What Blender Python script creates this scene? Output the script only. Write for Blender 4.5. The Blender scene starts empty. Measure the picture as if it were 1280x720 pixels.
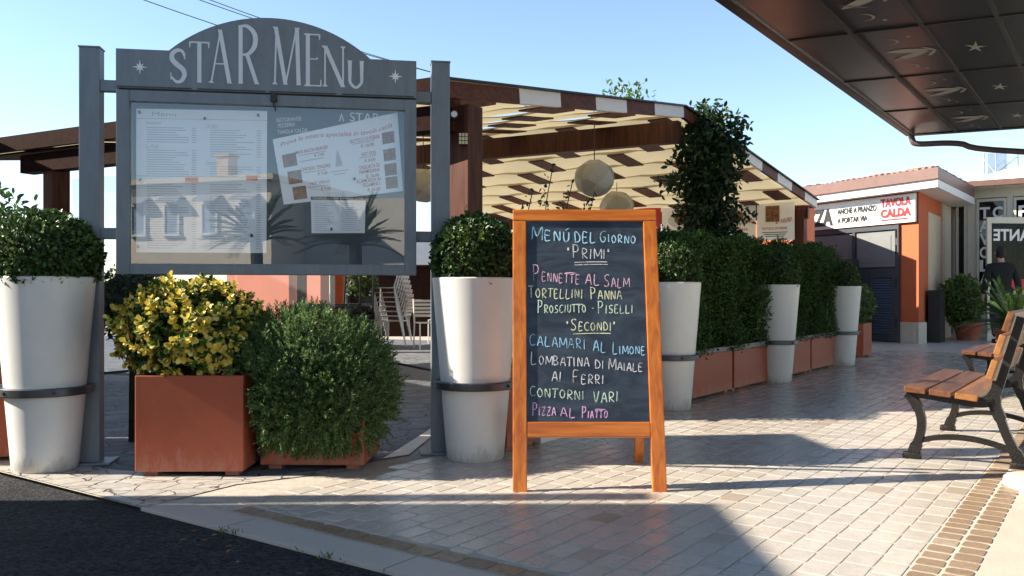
import bpy, bmesh, math, random
import numpy as np
from mathutils import Vector, Matrix, noise as mnoise
random.seed(7); rng = np.random.default_rng(11)
SC = bpy.context.scene
COL = SC.collection
R = math.radians

# ---------------------------------------------------------------- camera, sky, sun, exposure
EYE = 0.95
cam = bpy.data.cameras.new('camera'); cam_o = bpy.data.objects.new('camera', cam); COL.objects.link(cam_o)
cam_o.location = (0, 0, EYE); cam_o.rotation_euler = (R(90), 0, 0)
cam.sensor_width = 36; cam.lens = 30.375; cam.shift_y = 0.0047; cam.clip_start = 0.05; cam.clip_end = 2000
SC.camera = cam_o

SUN_EL = R(32); SUN_DIR = Vector((-0.9995*math.cos(SUN_EL), -0.03*math.cos(SUN_EL), math.sin(SUN_EL)))
world = bpy.data.worlds.new('World'); SC.world = world; world.use_nodes = True
wn = world.node_tree.nodes; wl = world.node_tree.links; wn.clear()
sky = wn.new('ShaderNodeTexSky'); sky.sky_type = 'NISHITA'; sky.sun_disc = False
sky.sun_elevation = SUN_EL; sky.sun_rotation = R(-91.7); sky.altitude = 50; sky.air_density = 1.0; sky.dust_density = 0.12; sky.ozone_density = 1.5
bgn = wn.new('ShaderNodeBackground'); bgn.inputs['Strength'].default_value = 0.103
wo = wn.new('ShaderNodeOutputWorld'); wl.new(sky.outputs[0], bgn.inputs[0]); wl.new(bgn.outputs[0], wo.inputs[0])
sl = bpy.data.lights.new('sun', 'SUN'); sl.energy = 5.0; sl.angle = R(0.55); sl.color = (1.0, 0.90, 0.76)
so = bpy.data.objects.new('sun', sl); COL.objects.link(so); so.location = (-20, 0, 15)
so.rotation_euler = (-SUN_DIR).to_track_quat('-Z', 'Y').to_euler()
SC.view_settings.view_transform = 'Standard'; SC.view_settings.look = 'None'
SC.view_settings.exposure = 1.35; SC.view_settings.gamma = 1.0
SC.view_settings.use_curve_mapping = False
SC.cycles.max_bounces = 8; SC.cycles.transparent_max_bounces = 16

# ---------------------------------------------------------------- materials
def nt(name):
    m = bpy.data.materials.new(name); m.use_nodes = True
    n = m.node_tree.nodes; n.clear()
    out = n.new('ShaderNodeOutputMaterial'); p = n.new('ShaderNodeBsdfPrincipled')
    m.node_tree.links.new(p.outputs[0], out.inputs[0])
    return m, n, m.node_tree.links, p, out
def rgba(c, k=1.0): return (min(1, c[0]*k), min(1, c[1]*k), min(1, c[2]*k), 1)
def mixc(n, l, fac, a, b):
    mx = n.new('ShaderNodeMix'); mx.data_type = 'RGBA'
    if isinstance(fac, float): mx.inputs[0].default_value = fac
    else: l.new(fac, mx.inputs[0])
    for k, v in ((6, a), (7, b)):
        if isinstance(v, tuple): mx.inputs[k].default_value = v
        else: l.new(v, mx.inputs[k])
    return mx.outputs[2]
def MAT(name, col, rough=.5, metal=0., var=.15, scale=6., bump=0., bscale=60., spec=.5, stretch=(1, 1, 1), stain=None, stain_amt=.5, coat=0., splash=None):
    m, n, l, p, out = nt(name)
    tc = n.new('ShaderNodeTexCoord'); mp = n.new('ShaderNodeMapping'); mp.inputs['Scale'].default_value = stretch
    l.new(tc.outputs['Object'], mp.inputs[0])
    nz = n.new('ShaderNodeTexNoise'); nz.inputs['Scale'].default_value = scale; nz.inputs['Detail'].default_value = 6; nz.inputs['Roughness'].default_value = .65
    l.new(mp.outputs[0], nz.inputs[0])
    rp = n.new('ShaderNodeMapRange'); rp.inputs[1].default_value = .3; rp.inputs[2].default_value = .7; l.new(nz.outputs[0], rp.inputs[0])
    c = mixc(n, l, rp.outputs[0], rgba(col, 1-var), rgba(col, 1+var))
    if stain:
        n2 = n.new('ShaderNodeTexNoise'); n2.inputs['Scale'].default_value = scale*.45; n2.inputs['Detail'].default_value = 8; n2.inputs['Roughness'].default_value = .75
        l.new(mp.outputs[0], n2.inputs[0])
        r2 = n.new('ShaderNodeMapRange'); r2.inputs[1].default_value = .52; r2.inputs[2].default_value = .75; r2.inputs[4].default_value = stain_amt
        l.new(n2.outputs[0], r2.inputs[0]); c = mixc(n, l, r2.outputs[0], c, rgba(stain))
    if splash:    # soil splashes and lime runs: patches of their own, (colour, height they reach, amount)
        sx = n.new('ShaderNodeSeparateXYZ'); l.new(tc.outputs['Object'], sx.inputs[0])
        n3 = n.new('ShaderNodeTexNoise'); n3.inputs['Scale'].default_value = 16; n3.inputs['Detail'].default_value = 8; n3.inputs['Roughness'].default_value = .8
        m3 = n.new('ShaderNodeMapping'); m3.inputs['Scale'].default_value = (1, 1, .35); l.new(tc.outputs['Object'], m3.inputs[0]); l.new(m3.outputs[0], n3.inputs[0])
        hz = n.new('ShaderNodeMapRange'); hz.inputs[1].default_value = 0; hz.inputs[2].default_value = splash[1]; hz.inputs[3].default_value = .30; hz.inputs[4].default_value = 0; l.new(sx.outputs[2], hz.inputs[0])
        sm = n.new('ShaderNodeMath'); sm.operation = 'ADD'; l.new(hz.outputs[0], sm.inputs[0]); l.new(n3.outputs[0], sm.inputs[1])
        th = n.new('ShaderNodeMapRange'); th.inputs[1].default_value = .62; th.inputs[2].default_value = .78; th.inputs[4].default_value = splash[2]; l.new(sm.outputs[0], th.inputs[0]); c = mixc(n, l, th.outputs[0], c, rgba(splash[0]))
    l.new(c, p.inputs['Base Color'])
    rr = n.new('ShaderNodeMapRange'); rr.inputs[3].default_value = max(.02, rough*.82); rr.inputs[4].default_value = min(1, rough*1.18); l.new(nz.outputs[0], rr.inputs[0])
    l.new(rr.outputs[0], p.inputs['Roughness'])
    p.inputs['Metallic'].default_value = metal; p.inputs['Specular IOR Level'].default_value = spec; p.inputs['Coat Weight'].default_value = coat
    if bump:
        nb = n.new('ShaderNodeTexNoise'); nb.inputs['Scale'].default_value = bscale; nb.inputs['Detail'].default_value = 4; l.new(mp.outputs[0], nb.inputs[0])
        b = n.new('ShaderNodeBump'); b.inputs['Strength'].default_value = bump; b.inputs['Distance'].default_value = .01; l.new(nb.outputs[0], b.inputs['Height']); l.new(b.outputs[0], p.inputs['Normal'])
    return m
def LEAF(name, cols, rough=.42, trans=.25):
    m, n, l, p, out = nt(name)
    g = n.new('ShaderNodeNewGeometry'); cr = n.new('ShaderNodeValToRGB')
    cr.color_ramp.interpolation = 'LINEAR'
    el = cr.color_ramp.elements
    while len(el) < len(cols): el.new(.5)
    for i, c in enumerate(cols): el[i].position = c[0]; el[i].color = rgba(c[1])
    l.new(g.outputs['Random Per Island'], cr.inputs[0]); l.new(cr.outputs[0], p.inputs['Base Color'])
    p.inputs['Roughness'].default_value = rough; p.inputs['Specular IOR Level'].default_value = .3
    t = n.new('ShaderNodeBsdfTranslucent'); l.new(cr.outputs[0], t.inputs[0])
    mx = n.new('ShaderNodeMixShader'); mx.inputs[0].default_value = trans
    l.new(p.outputs[0], mx.inputs[1]); l.new(t.outputs[0], mx.inputs[2]); l.new(mx.outputs[0], out.inputs[0])
    return m
def WOOD(name, col, dark, rough=.45, axis=2, scale=9., coat=.0, spec=.35):
    m, n, l, p, out = nt(name)
    tc = n.new('ShaderNodeTexCoord'); mp = n.new('ShaderNodeMapping')
    s = [9., 9., 9.]; s[axis] = .7; mp.inputs['Scale'].default_value = s; l.new(tc.outputs['Object'], mp.inputs[0])
    nz = n.new('ShaderNodeTexNoise'); nz.inputs['Scale'].default_value = scale*.6; nz.inputs['Detail'].default_value = 8; nz.inputs['Distortion'].default_value = .6; l.new(mp.outputs[0], nz.inputs[0])
    rp = n.new('ShaderNodeMapRange'); rp.inputs[1].default_value = .35; rp.inputs[2].default_value = .68; l.new(nz.outputs[0], rp.inputs[0])
    l.new(mixc(n, l, rp.outputs[0], rgba(col), rgba(dark)), p.inputs['Base Color'])
    p.inputs['Roughness'].default_value = rough; p.inputs['Coat Weight'].default_value = coat; p.inputs['Coat Roughness'].default_value = .2; p.inputs['Specular IOR Level'].default_value = spec
    b = n.new('ShaderNodeBump'); b.inputs['Strength'].default_value = .25; b.inputs['Distance'].default_value = .004; l.new(nz.outputs[0], b.inputs['Height']); l.new(b.outputs[0], p.inputs['Normal'])
    return m
def GLASS(name, tint, refl=.3, rough=.02, film=0., filmcol=(.8, .85, .9)):
    m, n, l, p, out = nt(name); n.remove(p)
    tr = n.new('ShaderNodeBsdfTransparent'); tr.inputs[0].default_value = rgba(tint)
    gl = n.new('ShaderNodeBsdfGlossy'); gl.inputs['Roughness'].default_value = rough
    lw = n.new('ShaderNodeLayerWeight'); lw.inputs[0].default_value = .5; pw = n.new('ShaderNodeMath'); pw.operation = 'POWER'; pw.inputs[1].default_value = 5; l.new(lw.outputs['Facing'], pw.inputs[0]); fr = n.new('ShaderNodeMath'); fr.operation = 'MULTIPLY_ADD'; fr.inputs[1].default_value = .9; fr.inputs[2].default_value = .04; l.new(pw.outputs[0], fr.inputs[0])
    ad = n.new('ShaderNodeMath'); ad.operation = 'ADD'; ad.use_clamp = True; ad.inputs[1].default_value = refl; l.new(fr.outputs[0], ad.inputs[0])
    mx = n.new('ShaderNodeMixShader'); l.new(ad.outputs[0], mx.inputs[0])
    src = tr.outputs[0]
    if film:
        df = n.new('ShaderNodeBsdfDiffuse'); df.inputs[0].default_value = rgba(filmcol)
        m2 = n.new('ShaderNodeMixShader'); m2.inputs[0].default_value = film; l.new(tr.outputs[0], m2.inputs[1]); l.new(df.outputs[0], m2.inputs[2]); src = m2.outputs[0]
    l.new(src, mx.inputs[1]); l.new(gl.outputs[0], mx.inputs[2]); l.new(mx.outputs[0], out.inputs[0])
    return m

U = Vector((0.5795, 0.815, 0)); V = Vector((0.815, -0.5795, 0)); ANG_U = math.atan2(U.y, U.x)
W = Vector((-0.883, 0.469, 0)); Q = Vector((0.91, -0.416, 0)).normalized()

def pave_coords(n, l, ang, wob=.004):
    g = n.new('ShaderNodeNewGeometry'); mp = n.new('ShaderNodeMapping'); mp.vector_type = 'POINT'
    mp.inputs['Rotation'].default_value = (0, 0, -ang); l.new(g.outputs['Position'], mp.inputs[0])
    nz = n.new('ShaderNodeTexNoise'); nz.inputs['Scale'].default_value = 9; nz.inputs['Detail'].default_value = 3; l.new(g.outputs['Position'], nz.inputs[0])
    vm = n.new('ShaderNodeVectorMath'); vm.operation = 'MULTIPLY_ADD'; vm.inputs[1].default_value = (wob*2,)*3; l.new(nz.outputs['Color'], vm.inputs[0]); l.new(mp.outputs[0], vm.inputs[2])
    return g, vm.outputs[0]
def PAVERS(name, c1, c2, mortar, bw, rh, ms=.007, rough=.38, ang=ANG_U, offs=.5, pits=0., odd=None):
    m, n, l, p, out = nt(name)
    g, vec = pave_coords(n, l, ang)
    br = n.new('ShaderNodeTexBrick'); br.offset = offs; br.inputs['Scale'].default_value = 1
    br.inputs['Brick Width'].default_value = bw; br.inputs['Row Height'].default_value = rh
    br.inputs['Mortar Size'].default_value = ms; br.inputs['Mortar Smooth'].default_value = .35; br.inputs['Bias'].default_value = 0
    br.inputs['Color1'].default_value = rgba(c1); br.inputs['Color2'].default_value = rgba(c2); br.inputs['Mortar'].default_value = rgba(mortar)
    l.new(vec, br.inputs['Vector'])
    col = br.outputs['Color']
    big = n.new('ShaderNodeTexNoise'); big.inputs['Scale'].default_value = .8; big.inputs['Detail'].default_value = 7; big.inputs['Roughness'].default_value = .65; l.new(g.outputs['Position'], big.inputs[0])
    rb = n.new('ShaderNodeMapRange'); rb.inputs[1].default_value = .35; rb.inputs[2].default_value = .7; l.new(big.outputs[0], rb.inputs[0])
    fin = n.new('ShaderNodeTexNoise'); fin.inputs['Scale'].default_value = 45; fin.inputs['Detail'].default_value = 6; fin.inputs['Roughness'].default_value = .7; l.new(g.outputs['Position'], fin.inputs[0])
    rf = n.new('ShaderNodeMapRange'); rf.inputs[1].default_value = .4; rf.inputs[2].default_value = .75; rf.inputs[4].default_value = .35; l.new(fin.outputs[0], rf.inputs[0])
    col = mixc(n, l, rf.outputs[0], col, rgba(c1, .72))
    mul = n.new('ShaderNodeMath'); mul.operation = 'MULTIPLY'; mul.inputs[1].default_value = .45; l.new(rb.outputs[0], mul.inputs[0])
    col = mixc(n, l, mul.outputs[0], col, rgba((c1[0]*.74, c1[1]*.74, c1[2]*.72)))
    if odd:   # now and then a stone of another colour
        b2 = n.new('ShaderNodeTexBrick'); b2.offset = offs; b2.inputs['Scale'].default_value = 1
        for a in ('Brick Width', 'Row Height', 'Mortar Size', 'Mortar Smooth'): b2.inputs[a].default_value = br.inputs[a].default_value
        b2.inputs['Bias'].default_value = 0; b2.inputs['Color1'].default_value = (0, 0, 0, 1); b2.inputs['Color2'].default_value = (1, 1, 1, 1); b2.inputs['Mortar'].default_value = (0, 0, 0, 1)
        l.new(vec, b2.inputs['Vector'])
        ro = n.new('ShaderNodeMapRange'); ro.inputs[1].default_value = .9; ro.inputs[2].default_value = .97; ro.inputs[4].default_value = .8; l.new(b2.outputs['Color'], ro.inputs[0])
        col = mixc(n, l, ro.outputs[0], col, rgba(odd))
    l.new(col, p.inputs['Base Color'])
    rr = n.new('ShaderNodeMapRange'); rr.inputs[3].default_value = rough*.7; rr.inputs[4].default_value = rough*1.35; l.new(big.outputs[0], rr.inputs[0])
    mr = n.new('ShaderNodeMix'); l.new(br.outputs['Fac'], mr.inputs[0]); l.new(rr.outputs[0], mr.inputs[2]); mr.inputs[3].default_value = .9; l.new(mr.outputs[0], p.inputs['Roughness'])
    inv = n.new('ShaderNodeMath'); inv.operation = 'MULTIPLY_ADD'; inv.inputs[1].default_value = -1; l.new(br.outputs['Fac'], inv.inputs[0])
    ps = n.new('ShaderNodeMath'); ps.operation = 'MULTIPLY'; ps.inputs[1].default_value = .35+pits; l.new(fin.outputs[0], ps.inputs[0]); l.new(ps.outputs[0], inv.inputs[2])
    b = n.new('ShaderNodeBump'); b.inputs['Strength'].default_value = .55; b.inputs['Distance'].default_value = .004; l.new(inv.outputs[0], b.inputs['Height']); l.new(b.outputs[0], p.inputs['Normal'])
    return m
def CRAZY(name, c1, c2, joint, scale=6., rough=.5, jw=.03):
    m, n, l, p, out = nt(name)
    g, vec = pave_coords(n, l, .4, .03)
    mp = n.new('ShaderNodeMapping'); mp.inputs['Scale'].default_value = (1, 1.5, 1); l.new(vec, mp.inputs[0])
    v1 = n.new('ShaderNodeTexVoronoi'); v1.feature = 'DISTANCE_TO_EDGE'; v1.inputs['Scale'].default_value = scale; l.new(mp.outputs[0], v1.inputs[0])
    v2 = n.new('ShaderNodeTexVoronoi'); v2.inputs['Scale'].default_value = scale; l.new(mp.outputs[0], v2.inputs[0])
    sep = n.new('ShaderNodeSeparateColor'); l.new(v2.outputs['Color'], sep.inputs[0])
    col = mixc(n, l, sep.outputs[0], rgba(c1), rgba(c2))
    fin = n.new('ShaderNodeTexNoise'); fin.inputs['Scale'].default_value = 25; fin.inputs['Detail'].default_value = 6; l.new(g.outputs['Position'], fin.inputs[0])
    rf = n.new('ShaderNodeMapRange'); rf.inputs[1].default_value = .4; rf.inputs[2].default_value = .7; rf.inputs[4].default_value = .5; l.new(fin.outputs[0], rf.inputs[0]); col = mixc(n, l, rf.outputs[0], col, rgba(c1, .6))
    e = n.new('ShaderNodeMapRange'); e.inputs[1].default_value = jw*.4; e.inputs[2].default_value = jw; l.new(v1.outputs[0], e.inputs[0])
    col = mixc(n, l, e.outputs[0], rgba(joint), col); l.new(col, p.inputs['Base Color']); p.inputs['Roughness'].default_value = rough
    b = n.new('ShaderNodeBump'); b.inputs['Strength'].default_value = .6; b.inputs['Distance'].default_value = .006; l.new(e.outputs[0], b.inputs['Height']); l.new(b.outputs[0], p.inputs['Normal'])
    return m
def ASPHALT(name):
    m, n, l, p, out = nt(name)
    g = n.new('ShaderNodeNewGeometry')
    v = n.new('ShaderNodeTexVoronoi'); v.inputs['Scale'].default_value = 75; l.new(g.outputs['Position'], v.inputs[0])
    sep = n.new('ShaderNodeSeparateColor'); l.new(v.outputs['Color'], sep.inputs[0])
    col = mixc(n, l, sep.outputs[0], rgba((.006, .0065, .007)), rgba((.055, .055, .058)))
    big = n.new('ShaderNodeTexNoise'); big.inputs['Scale'].default_value = 1.6; big.inputs['Detail'].default_value = 6; l.new(g.outputs['Position'], big.inputs[0])
    rb = n.new('ShaderNodeMapRange'); rb.inputs[1].default_value = .4; rb.inputs[2].default_value = .7; rb.inputs[4].default_value = .6; l.new(big.outputs[0], rb.inputs[0])
    col = mixc(n, l, rb.outputs[0], col, rgba((.008, .008, .009))); l.new(col, p.inputs['Base Color']); p.inputs['Roughness'].default_value = .9; p.inputs['Specular IOR Level'].default_value = .2
    b = n.new('ShaderNodeBump'); b.inputs['Strength'].default_value = .8; b.inputs['Distance'].default_value = .006; l.new(v.outputs['Distance'], b.inputs['Height']); l.new(b.outputs[0], p.inputs['Normal'])
    return m

# ---------------------------------------------------------------- geometry helpers
class MB:
    def __init__(s): s.v = []; s.f = []; s.m = []
    def add(s, vs, fs, mi=0):
        o = len(s.v); s.v += [tuple(x) for x in vs]; s.f += [tuple(i+o for i in f) for f in fs]; s.m += [mi]*len(fs); return s
    def box(s, c, d, M=None, mi=0, bev=0.):
        x, y, z = d[0]/2, d[1]/2, d[2]/2
        if bev:
            bm = bmesh.new(); bmesh.ops.create_cube(bm, size=1)
            for q in bm.verts: q.co = Vector((q.co.x*d[0], q.co.y*d[1], q.co.z*d[2]))
            bmesh.ops.bevel(bm, geom=bm.edges[:], offset=bev, segments=2, affect='EDGES', profile=.6)
            bm.verts.ensure_lookup_table(); bm.verts.index_update()
            vs = [q.co.copy() for q in bm.verts]; fs = [[q.index for q in f.verts] for f in bm.faces]; bm.free()
        else:
            vs = [Vector(p) for p in ((-x,-y,-z),(x,-y,-z),(x,y,-z),(-x,y,-z),(-x,-y,z),(x,-y,z),(x,y,z),(-x,y,z))]
            fs = [(0,3,2,1),(4,5,6,7),(0,1,5,4),(1,2,6,5),(2,3,7,6),(3,0,4,7)]
        c = Vector(c)
        return s.add([(M @ q if M else q)+c for q in vs], fs, mi)
    def bar(s, a, b, w, h, up=(0, 0, 1), mi=0, bev=0.):
        a = Vector(a); b = Vector(b); d = (b-a); L = d.length; d.normalize(); up = Vector(up)
        sx = d.cross(up).normalized(); uz = sx.cross(d).normalized()
        M = Matrix((sx, d, uz)).transposed()
        return s.box((a+b)/2, (w, L, h), M, mi, bev)
    def prism(s, poly, a, b, mi=0):
        """poly: list of 2D; a(p)->3D front, b(p)->3D back"""
        n = len(poly); vs = [a(p) for p in poly]+[b(p) for p in poly]
        fs = [tuple(range(n)), tuple(range(2*n-1, n-1, -1))]+[(i, i+n, (i+1) % n+n, (i+1) % n) for i in range(n)]
        return s.add(vs, fs, mi)
    def tube(s, pts, r, seg=8, mi=0, cap=True):
        pts = [Vector(p) for p in pts]; n = len(pts); rs = r if isinstance(r, (list, tuple)) else [r]*n
        vs = []; ref = None
        for i, p in enumerate(pts):
            t = (pts[min(i+1, n-1)]-pts[max(i-1, 0)]).normalized()
            if ref is None: ref = t.orthogonal().normalized()
            ref = (ref-t*ref.dot(t)).normalized(); bi = t.cross(ref)
            for k in range(seg):
                a = 2*math.pi*k/seg; vs.append(p+(ref*math.cos(a)+bi*math.sin(a))*rs[i])
        fs = [(i*seg+k, i*seg+(k+1) % seg, (i+1)*seg+(k+1) % seg, (i+1)*seg+k) for i in range(n-1) for k in range(seg)]
        if cap: fs += [tuple(range(seg-1, -1, -1)), tuple(range((n-1)*seg, n*seg))]
        return s.add(vs, fs, mi)
    def lathe(s, prof, seg=32, c=(0, 0, 0), mi=0):
        vs = []; fs = []
        for (r, z) in prof:
            for k in range(seg):
                a = 2*math.pi*k/seg; vs.append((c[0]+r*math.cos(a), c[1]+r*math.sin(a), c[2]+z))
        for i in range(len(prof)-1):
            for k in range(seg): fs.append((i*seg+k, i*seg+(k+1) % seg, (i+1)*seg+(k+1) % seg, (i+1)*seg+k))
        return s.add(vs, fs, mi)
    def ribbon(s, pts, ws, T, depth, mi=0):
        """solid strip following 2D pts with widths ws; T(x,z,d)->3D, depth thickness"""
        n = len(pts); L = []; Rr = []
        for i in range(n):
            a = Vector(pts[max(i-1, 0)]); b = Vector(pts[min(i+1, n-1)]); t = (b-a).normalized(); nn = Vector((-t.y, t.x)); w = ws[i] if isinstance(ws, (list, tuple)) else ws
            L.append(Vector(pts[i])+nn*w/2); Rr.append(Vector(pts[i])-nn*w/2)
        vs = []
        for d in (-depth/2, depth/2):
            for i in range(n): vs += [T(L[i].x, L[i].y, d), T(Rr[i].x, Rr[i].y, d)]
        k = 2*n; fs = []
        for i in range(n-1):
            a, b, c, d = 2*i, 2*i+1, 2*i+3, 2*i+2
            fs += [(a, b, c, d), (k+d, k+c, k+b, k+a), (a, d, k+d, k+a), (b, k+b, k+c, c)]
        fs += [(0, k, k+1, 1), (2*n-2, 2*n-1, k+2*n-1, k+2*n-2)]
        return s.add(vs, fs, mi)
    def build(s, name, mat, parent=None, smooth=False, loc=None):
        me = bpy.data.meshes.new(name); me.from_pydata(s.v, [], s.f)
        mats = mat if isinstance(mat, (list, tuple)) else [mat]
        for q in mats: me.materials.append(q)
        if len(mats) > 1: me.polygons.foreach_set('material_index', s.m)
        bm = bmesh.new(); bm.from_mesh(me); bmesh.ops.recalc_face_normals(bm, faces=bm.faces); bm.to_mesh(me); bm.free()
        if smooth:
            me.polygons.foreach_set('use_smooth', [True]*len(me.polygons))
            try: me.set_sharp_from_angle(angle=R(38))
            except Exception: pass
        me.update(); o = bpy.data.objects.new(name, me); COL.objects.link(o)
        if parent: o.parent = parent
        if loc is not None: o.location = loc
        return o
def smoothpts(pts, k=6):
    """Catmull-Rom through 2D/3D points"""
    P = [Vector(p) for p in pts]; P = [P[0]*2-P[1]]+P+[P[-1]*2-P[-2]]; out = []
    for i in range(1, len(P)-2):
        for j in range(k):
            t = j/k; a, b, c, d = P[i-1], P[i], P[i+1], P[i+2]
            out.append(.5*((2*b)+(c-a)*t+(2*a-5*b+4*c-d)*t*t+(3*b-a-3*c+d)*t**3))
    out.append(P[-2]); return out
def tag(o, label=None, cat=None, group=None, kind=None):
    if label: o['label'] = label
    if cat: o['category'] = cat
    if group: o['group'] = group
    if kind: o['kind'] = kind
    return o
def thing(name, label, cat, loc=(0, 0, 0), rz=0., group=None):
    o = bpy.data.objects.new(name, None); COL.objects.link(o); o.empty_display_size = .1
    o.location = loc; o.rotation_euler = (0, 0, rz); return tag(o, label, cat, group)
def kids(o): return [c for c in bpy.data.objects if c.parent == o]
def copy_tree(o, parent=None):
    c = o.copy(); COL.objects.link(c); c.parent = parent
    for ch in kids(o): copy_tree(ch, c)
    return c
def dup(o, loc, rz, label, group=None):
    c = copy_tree(o); c.location = loc; c.rotation_euler = (0, 0, rz); c['label'] = label
    if group: c['group'] = group
    return c
# lettering: outlines of Blender's built-in font, turned into mesh
_tc = {}
def text_geo(body, bold=0., shear=0.):
    k = (body, bold, shear)
    if k not in _tc:
        cu = bpy.data.curves.new('lettering', 'FONT'); cu.body = body; cu.size = 1; cu.offset = bold; cu.shear = shear; cu.resolution_u = 4
        o = bpy.data.objects.new('lettering', cu); COL.objects.link(o)
        dg = bpy.context.evaluated_depsgraph_get(); dg.update()
        me = bpy.data.meshes.new_from_object(o.evaluated_get(dg))
        vs = [(q.co.x, q.co.y) for q in me.vertices]; fs = [tuple(p.vertices) for p in me.polygons]
        bpy.data.objects.remove(o); bpy.data.curves.remove(cu); bpy.data.meshes.remove(me)
        _tc[k] = (vs, fs)
    return _tc[k]
def put_text(mb, body, x0, x1, y0, y1, T, bold=0., shear=0., mi=0):
    """fit the words into the rectangle; T(x,y)->3D"""
    vs, fs = text_geo(body, bold, shear)
    if not vs: return
    xs = [p[0] for p in vs]; ys = [p[1] for p in vs]; ax, bx, ay, by = min(xs), max(xs), min(ys), max(ys)
    mb.add([T(x0+(p[0]-ax)/(bx-ax)*(x1-x0), y0+(p[1]-ay)/max(1e-6, by-ay)*(y1-y0)) for p in vs], fs, mi)

# leaves: one mesh of many small bent faces
def leaf_mesh(name, P, D, N, L, Wd, mat, parent=None, fold=.18, simple=False, rnd=False):
    n = len(P); D = D/np.linalg.norm(D, axis=1, keepdims=True)
    S = np.cross(D, N); S /= np.maximum(1e-6, np.linalg.norm(S, axis=1, keepdims=True)); Up = np.cross(S, D)
    L = np.broadcast_to(L, (n,))[:, None]; Wd = np.broadcast_to(Wd, (n,))[:, None]
    if simple:
        V4 = np.stack([P, P+D*L*.5+S*Wd*.5+Up*Wd*fold, P+D*L, P+D*L*.5-S*Wd*.5+Up*Wd*fold], 1).reshape(-1, 3)
        b = (np.arange(n)*4)[:, None]; F = np.concatenate([b+np.array([[0, 1, 2]]), b+np.array([[0, 2, 3]])], 1).reshape(-1); k = 3; nf = 2*n
    elif rnd:
        def q(t, w, dz): return P+D*L*t+S*Wd*w+Up*(Wd*abs(w)*2*fold*.5+L*dz)
        V4 = np.stack([P, q(.2, .34, .01), q(.52, .5, .0), q(.84, .36, -.06), q(1., 0, -.12), q(.84, -.36, -.06), q(.52, -.5, .0), q(.2, -.34, .01)], 1).reshape(-1, 3)
        b = (np.arange(n)*8)[:, None]; F = np.concatenate([b+np.array([[0, 1, 2, 3, 4]]), b+np.array([[0, 4, 5, 6, 7]])], 1).reshape(-1); k = 5; nf = 2*n
    else:
        c = -Up*L*.12
        V4 = np.stack([P, P+D*L*.3+S*Wd*.42+Up*Wd*fold, P+D*L*.7+S*Wd*.42+Up*Wd*fold+c*.5, P+D*L+c, P+D*L*.7-S*Wd*.42+Up*Wd*fold+c*.5, P+D*L*.3-S*Wd*.42+Up*Wd*fold], 1).reshape(-1, 3)
        b = (np.arange(n)*6)[:, None]; F = np.concatenate([b+np.array([[0, 1, 2, 3]]), b+np.array([[0, 3, 4, 5]])], 1).reshape(-1); k = 4; nf = 2*n
    me = bpy.data.meshes.new(name); me.vertices.add(len(V4)); me.vertices.foreach_set('co', V4.astype(np.float32).ravel())
    me.loops.add(len(F)); me.loops.foreach_set('vertex_index', F.astype(np.int32))
    me.polygons.add(nf); me.polygons.foreach_set('loop_start', (np.arange(nf)*k).astype(np.int32))
    me.update(calc_edges=True); me.materials.append(mat)
    o = bpy.data.objects.new(name, me); COL.objects.link(o)
    if parent: o.parent = parent
    return o
def unit(n):
    d = rng.normal(size=(n, 3)); return d/np.linalg.norm(d, axis=1, keepdims=True)
def lump(Pn, sc, seed=0.):
    return np.array([mnoise.noise(Vector((p[0]*sc+seed, p[1]*sc+seed*1.7, p[2]*sc-seed))) for p in Pn])
def shell(n, c, r, seed=0., rough=.12, depth=.25, sc=3., zmin=-1.):
    """points and outward normals in the outer layer of a lumpy ellipsoid"""
    d = unit(int(n*1.6)); d = d[d[:, 2] > zmin][:n]
    k = 1+rough*lump(d, sc, seed)*1.6+.5*rough*lump(d, sc*2.7, seed+5)
    k *= 1-depth*rng.random(len(d))**1.8
    P = np.array(c)+d*np.array(r)*k[:, None]; N = d/np.array(r); N /= np.linalg.norm(N, axis=1, keepdims=True)
    return P, N
def core(mb, c, r, seed=0., seg=14, rough=.1):
    vs = []; fs = []
    for i in range(seg+1):
        for k in range(seg*2):
            th = math.pi*i/seg; ph = math.pi*k/seg; d = Vector((math.sin(th)*math.cos(ph), math.sin(th)*math.sin(ph), math.cos(th)))
            q = 1+rough*mnoise.noise(d*3+Vector((seed, seed, seed)))*1.6
            vs.append((c[0]+d.x*r[0]*q, c[1]+d.y*r[1]*q, c[2]+d.z*r[2]*q))
    for i in range(seg):
        for k in range(seg*2): fs.append((i*seg*2+k, i*seg*2+(k+1) % (seg*2), (i+1)*seg*2+(k+1) % (seg*2), (i+1)*seg*2+k))
    return mb.add(vs, fs)
# ---------------------------------------------------------------- shared materials
m_orange = WOOD('orange_lacquered_wood', (.66, .195, .024), (.42, .10, .012), .4, 2, 7., .15)
m_orange_h = WOOD('orange_lacquered_rail', (.66, .195, .024), (.42, .10, .012), .4, 0, 7., .15)
m_brown = WOOD('dark_brown_timber', (.085, .028, .015), (.04, .014, .008), .55, 2, 5., 0, .2)
m_brown_u = WOOD('red_brown_timber', (.14, .045, .022), (.07, .022, .012), .55, 1, 5., 0, .2)
m_dark_shaded = WOOD('dark_shaded_timber', (.030, .013, .009), (.016, .008, .006), .8, 1, 5., 0, .05)  # darkened brown: the eave's shade is put into the colour; bar counter shares it
m_post = WOOD('red_brown_post', (.11, .035, .018), (.05, .016, .009), .55, 2, 5., 0, .2)
m_terra = MAT('terracotta_paint', (.35, .074, .030), .55, var=.12, scale=4, bump=.12, bscale=120, stain=(.20, .06, .035), stain_amt=.45, splash=((.42, .28, .21), .20, .28))
m_potwhite = MAT('white_plastic_pot', (.68, .67, .64), .38, var=.04, scale=5, bump=.03, bscale=200, stain=(.52, .48, .42), stain_amt=.22, splash=((.32, .27, .21), .13, .5))
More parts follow.
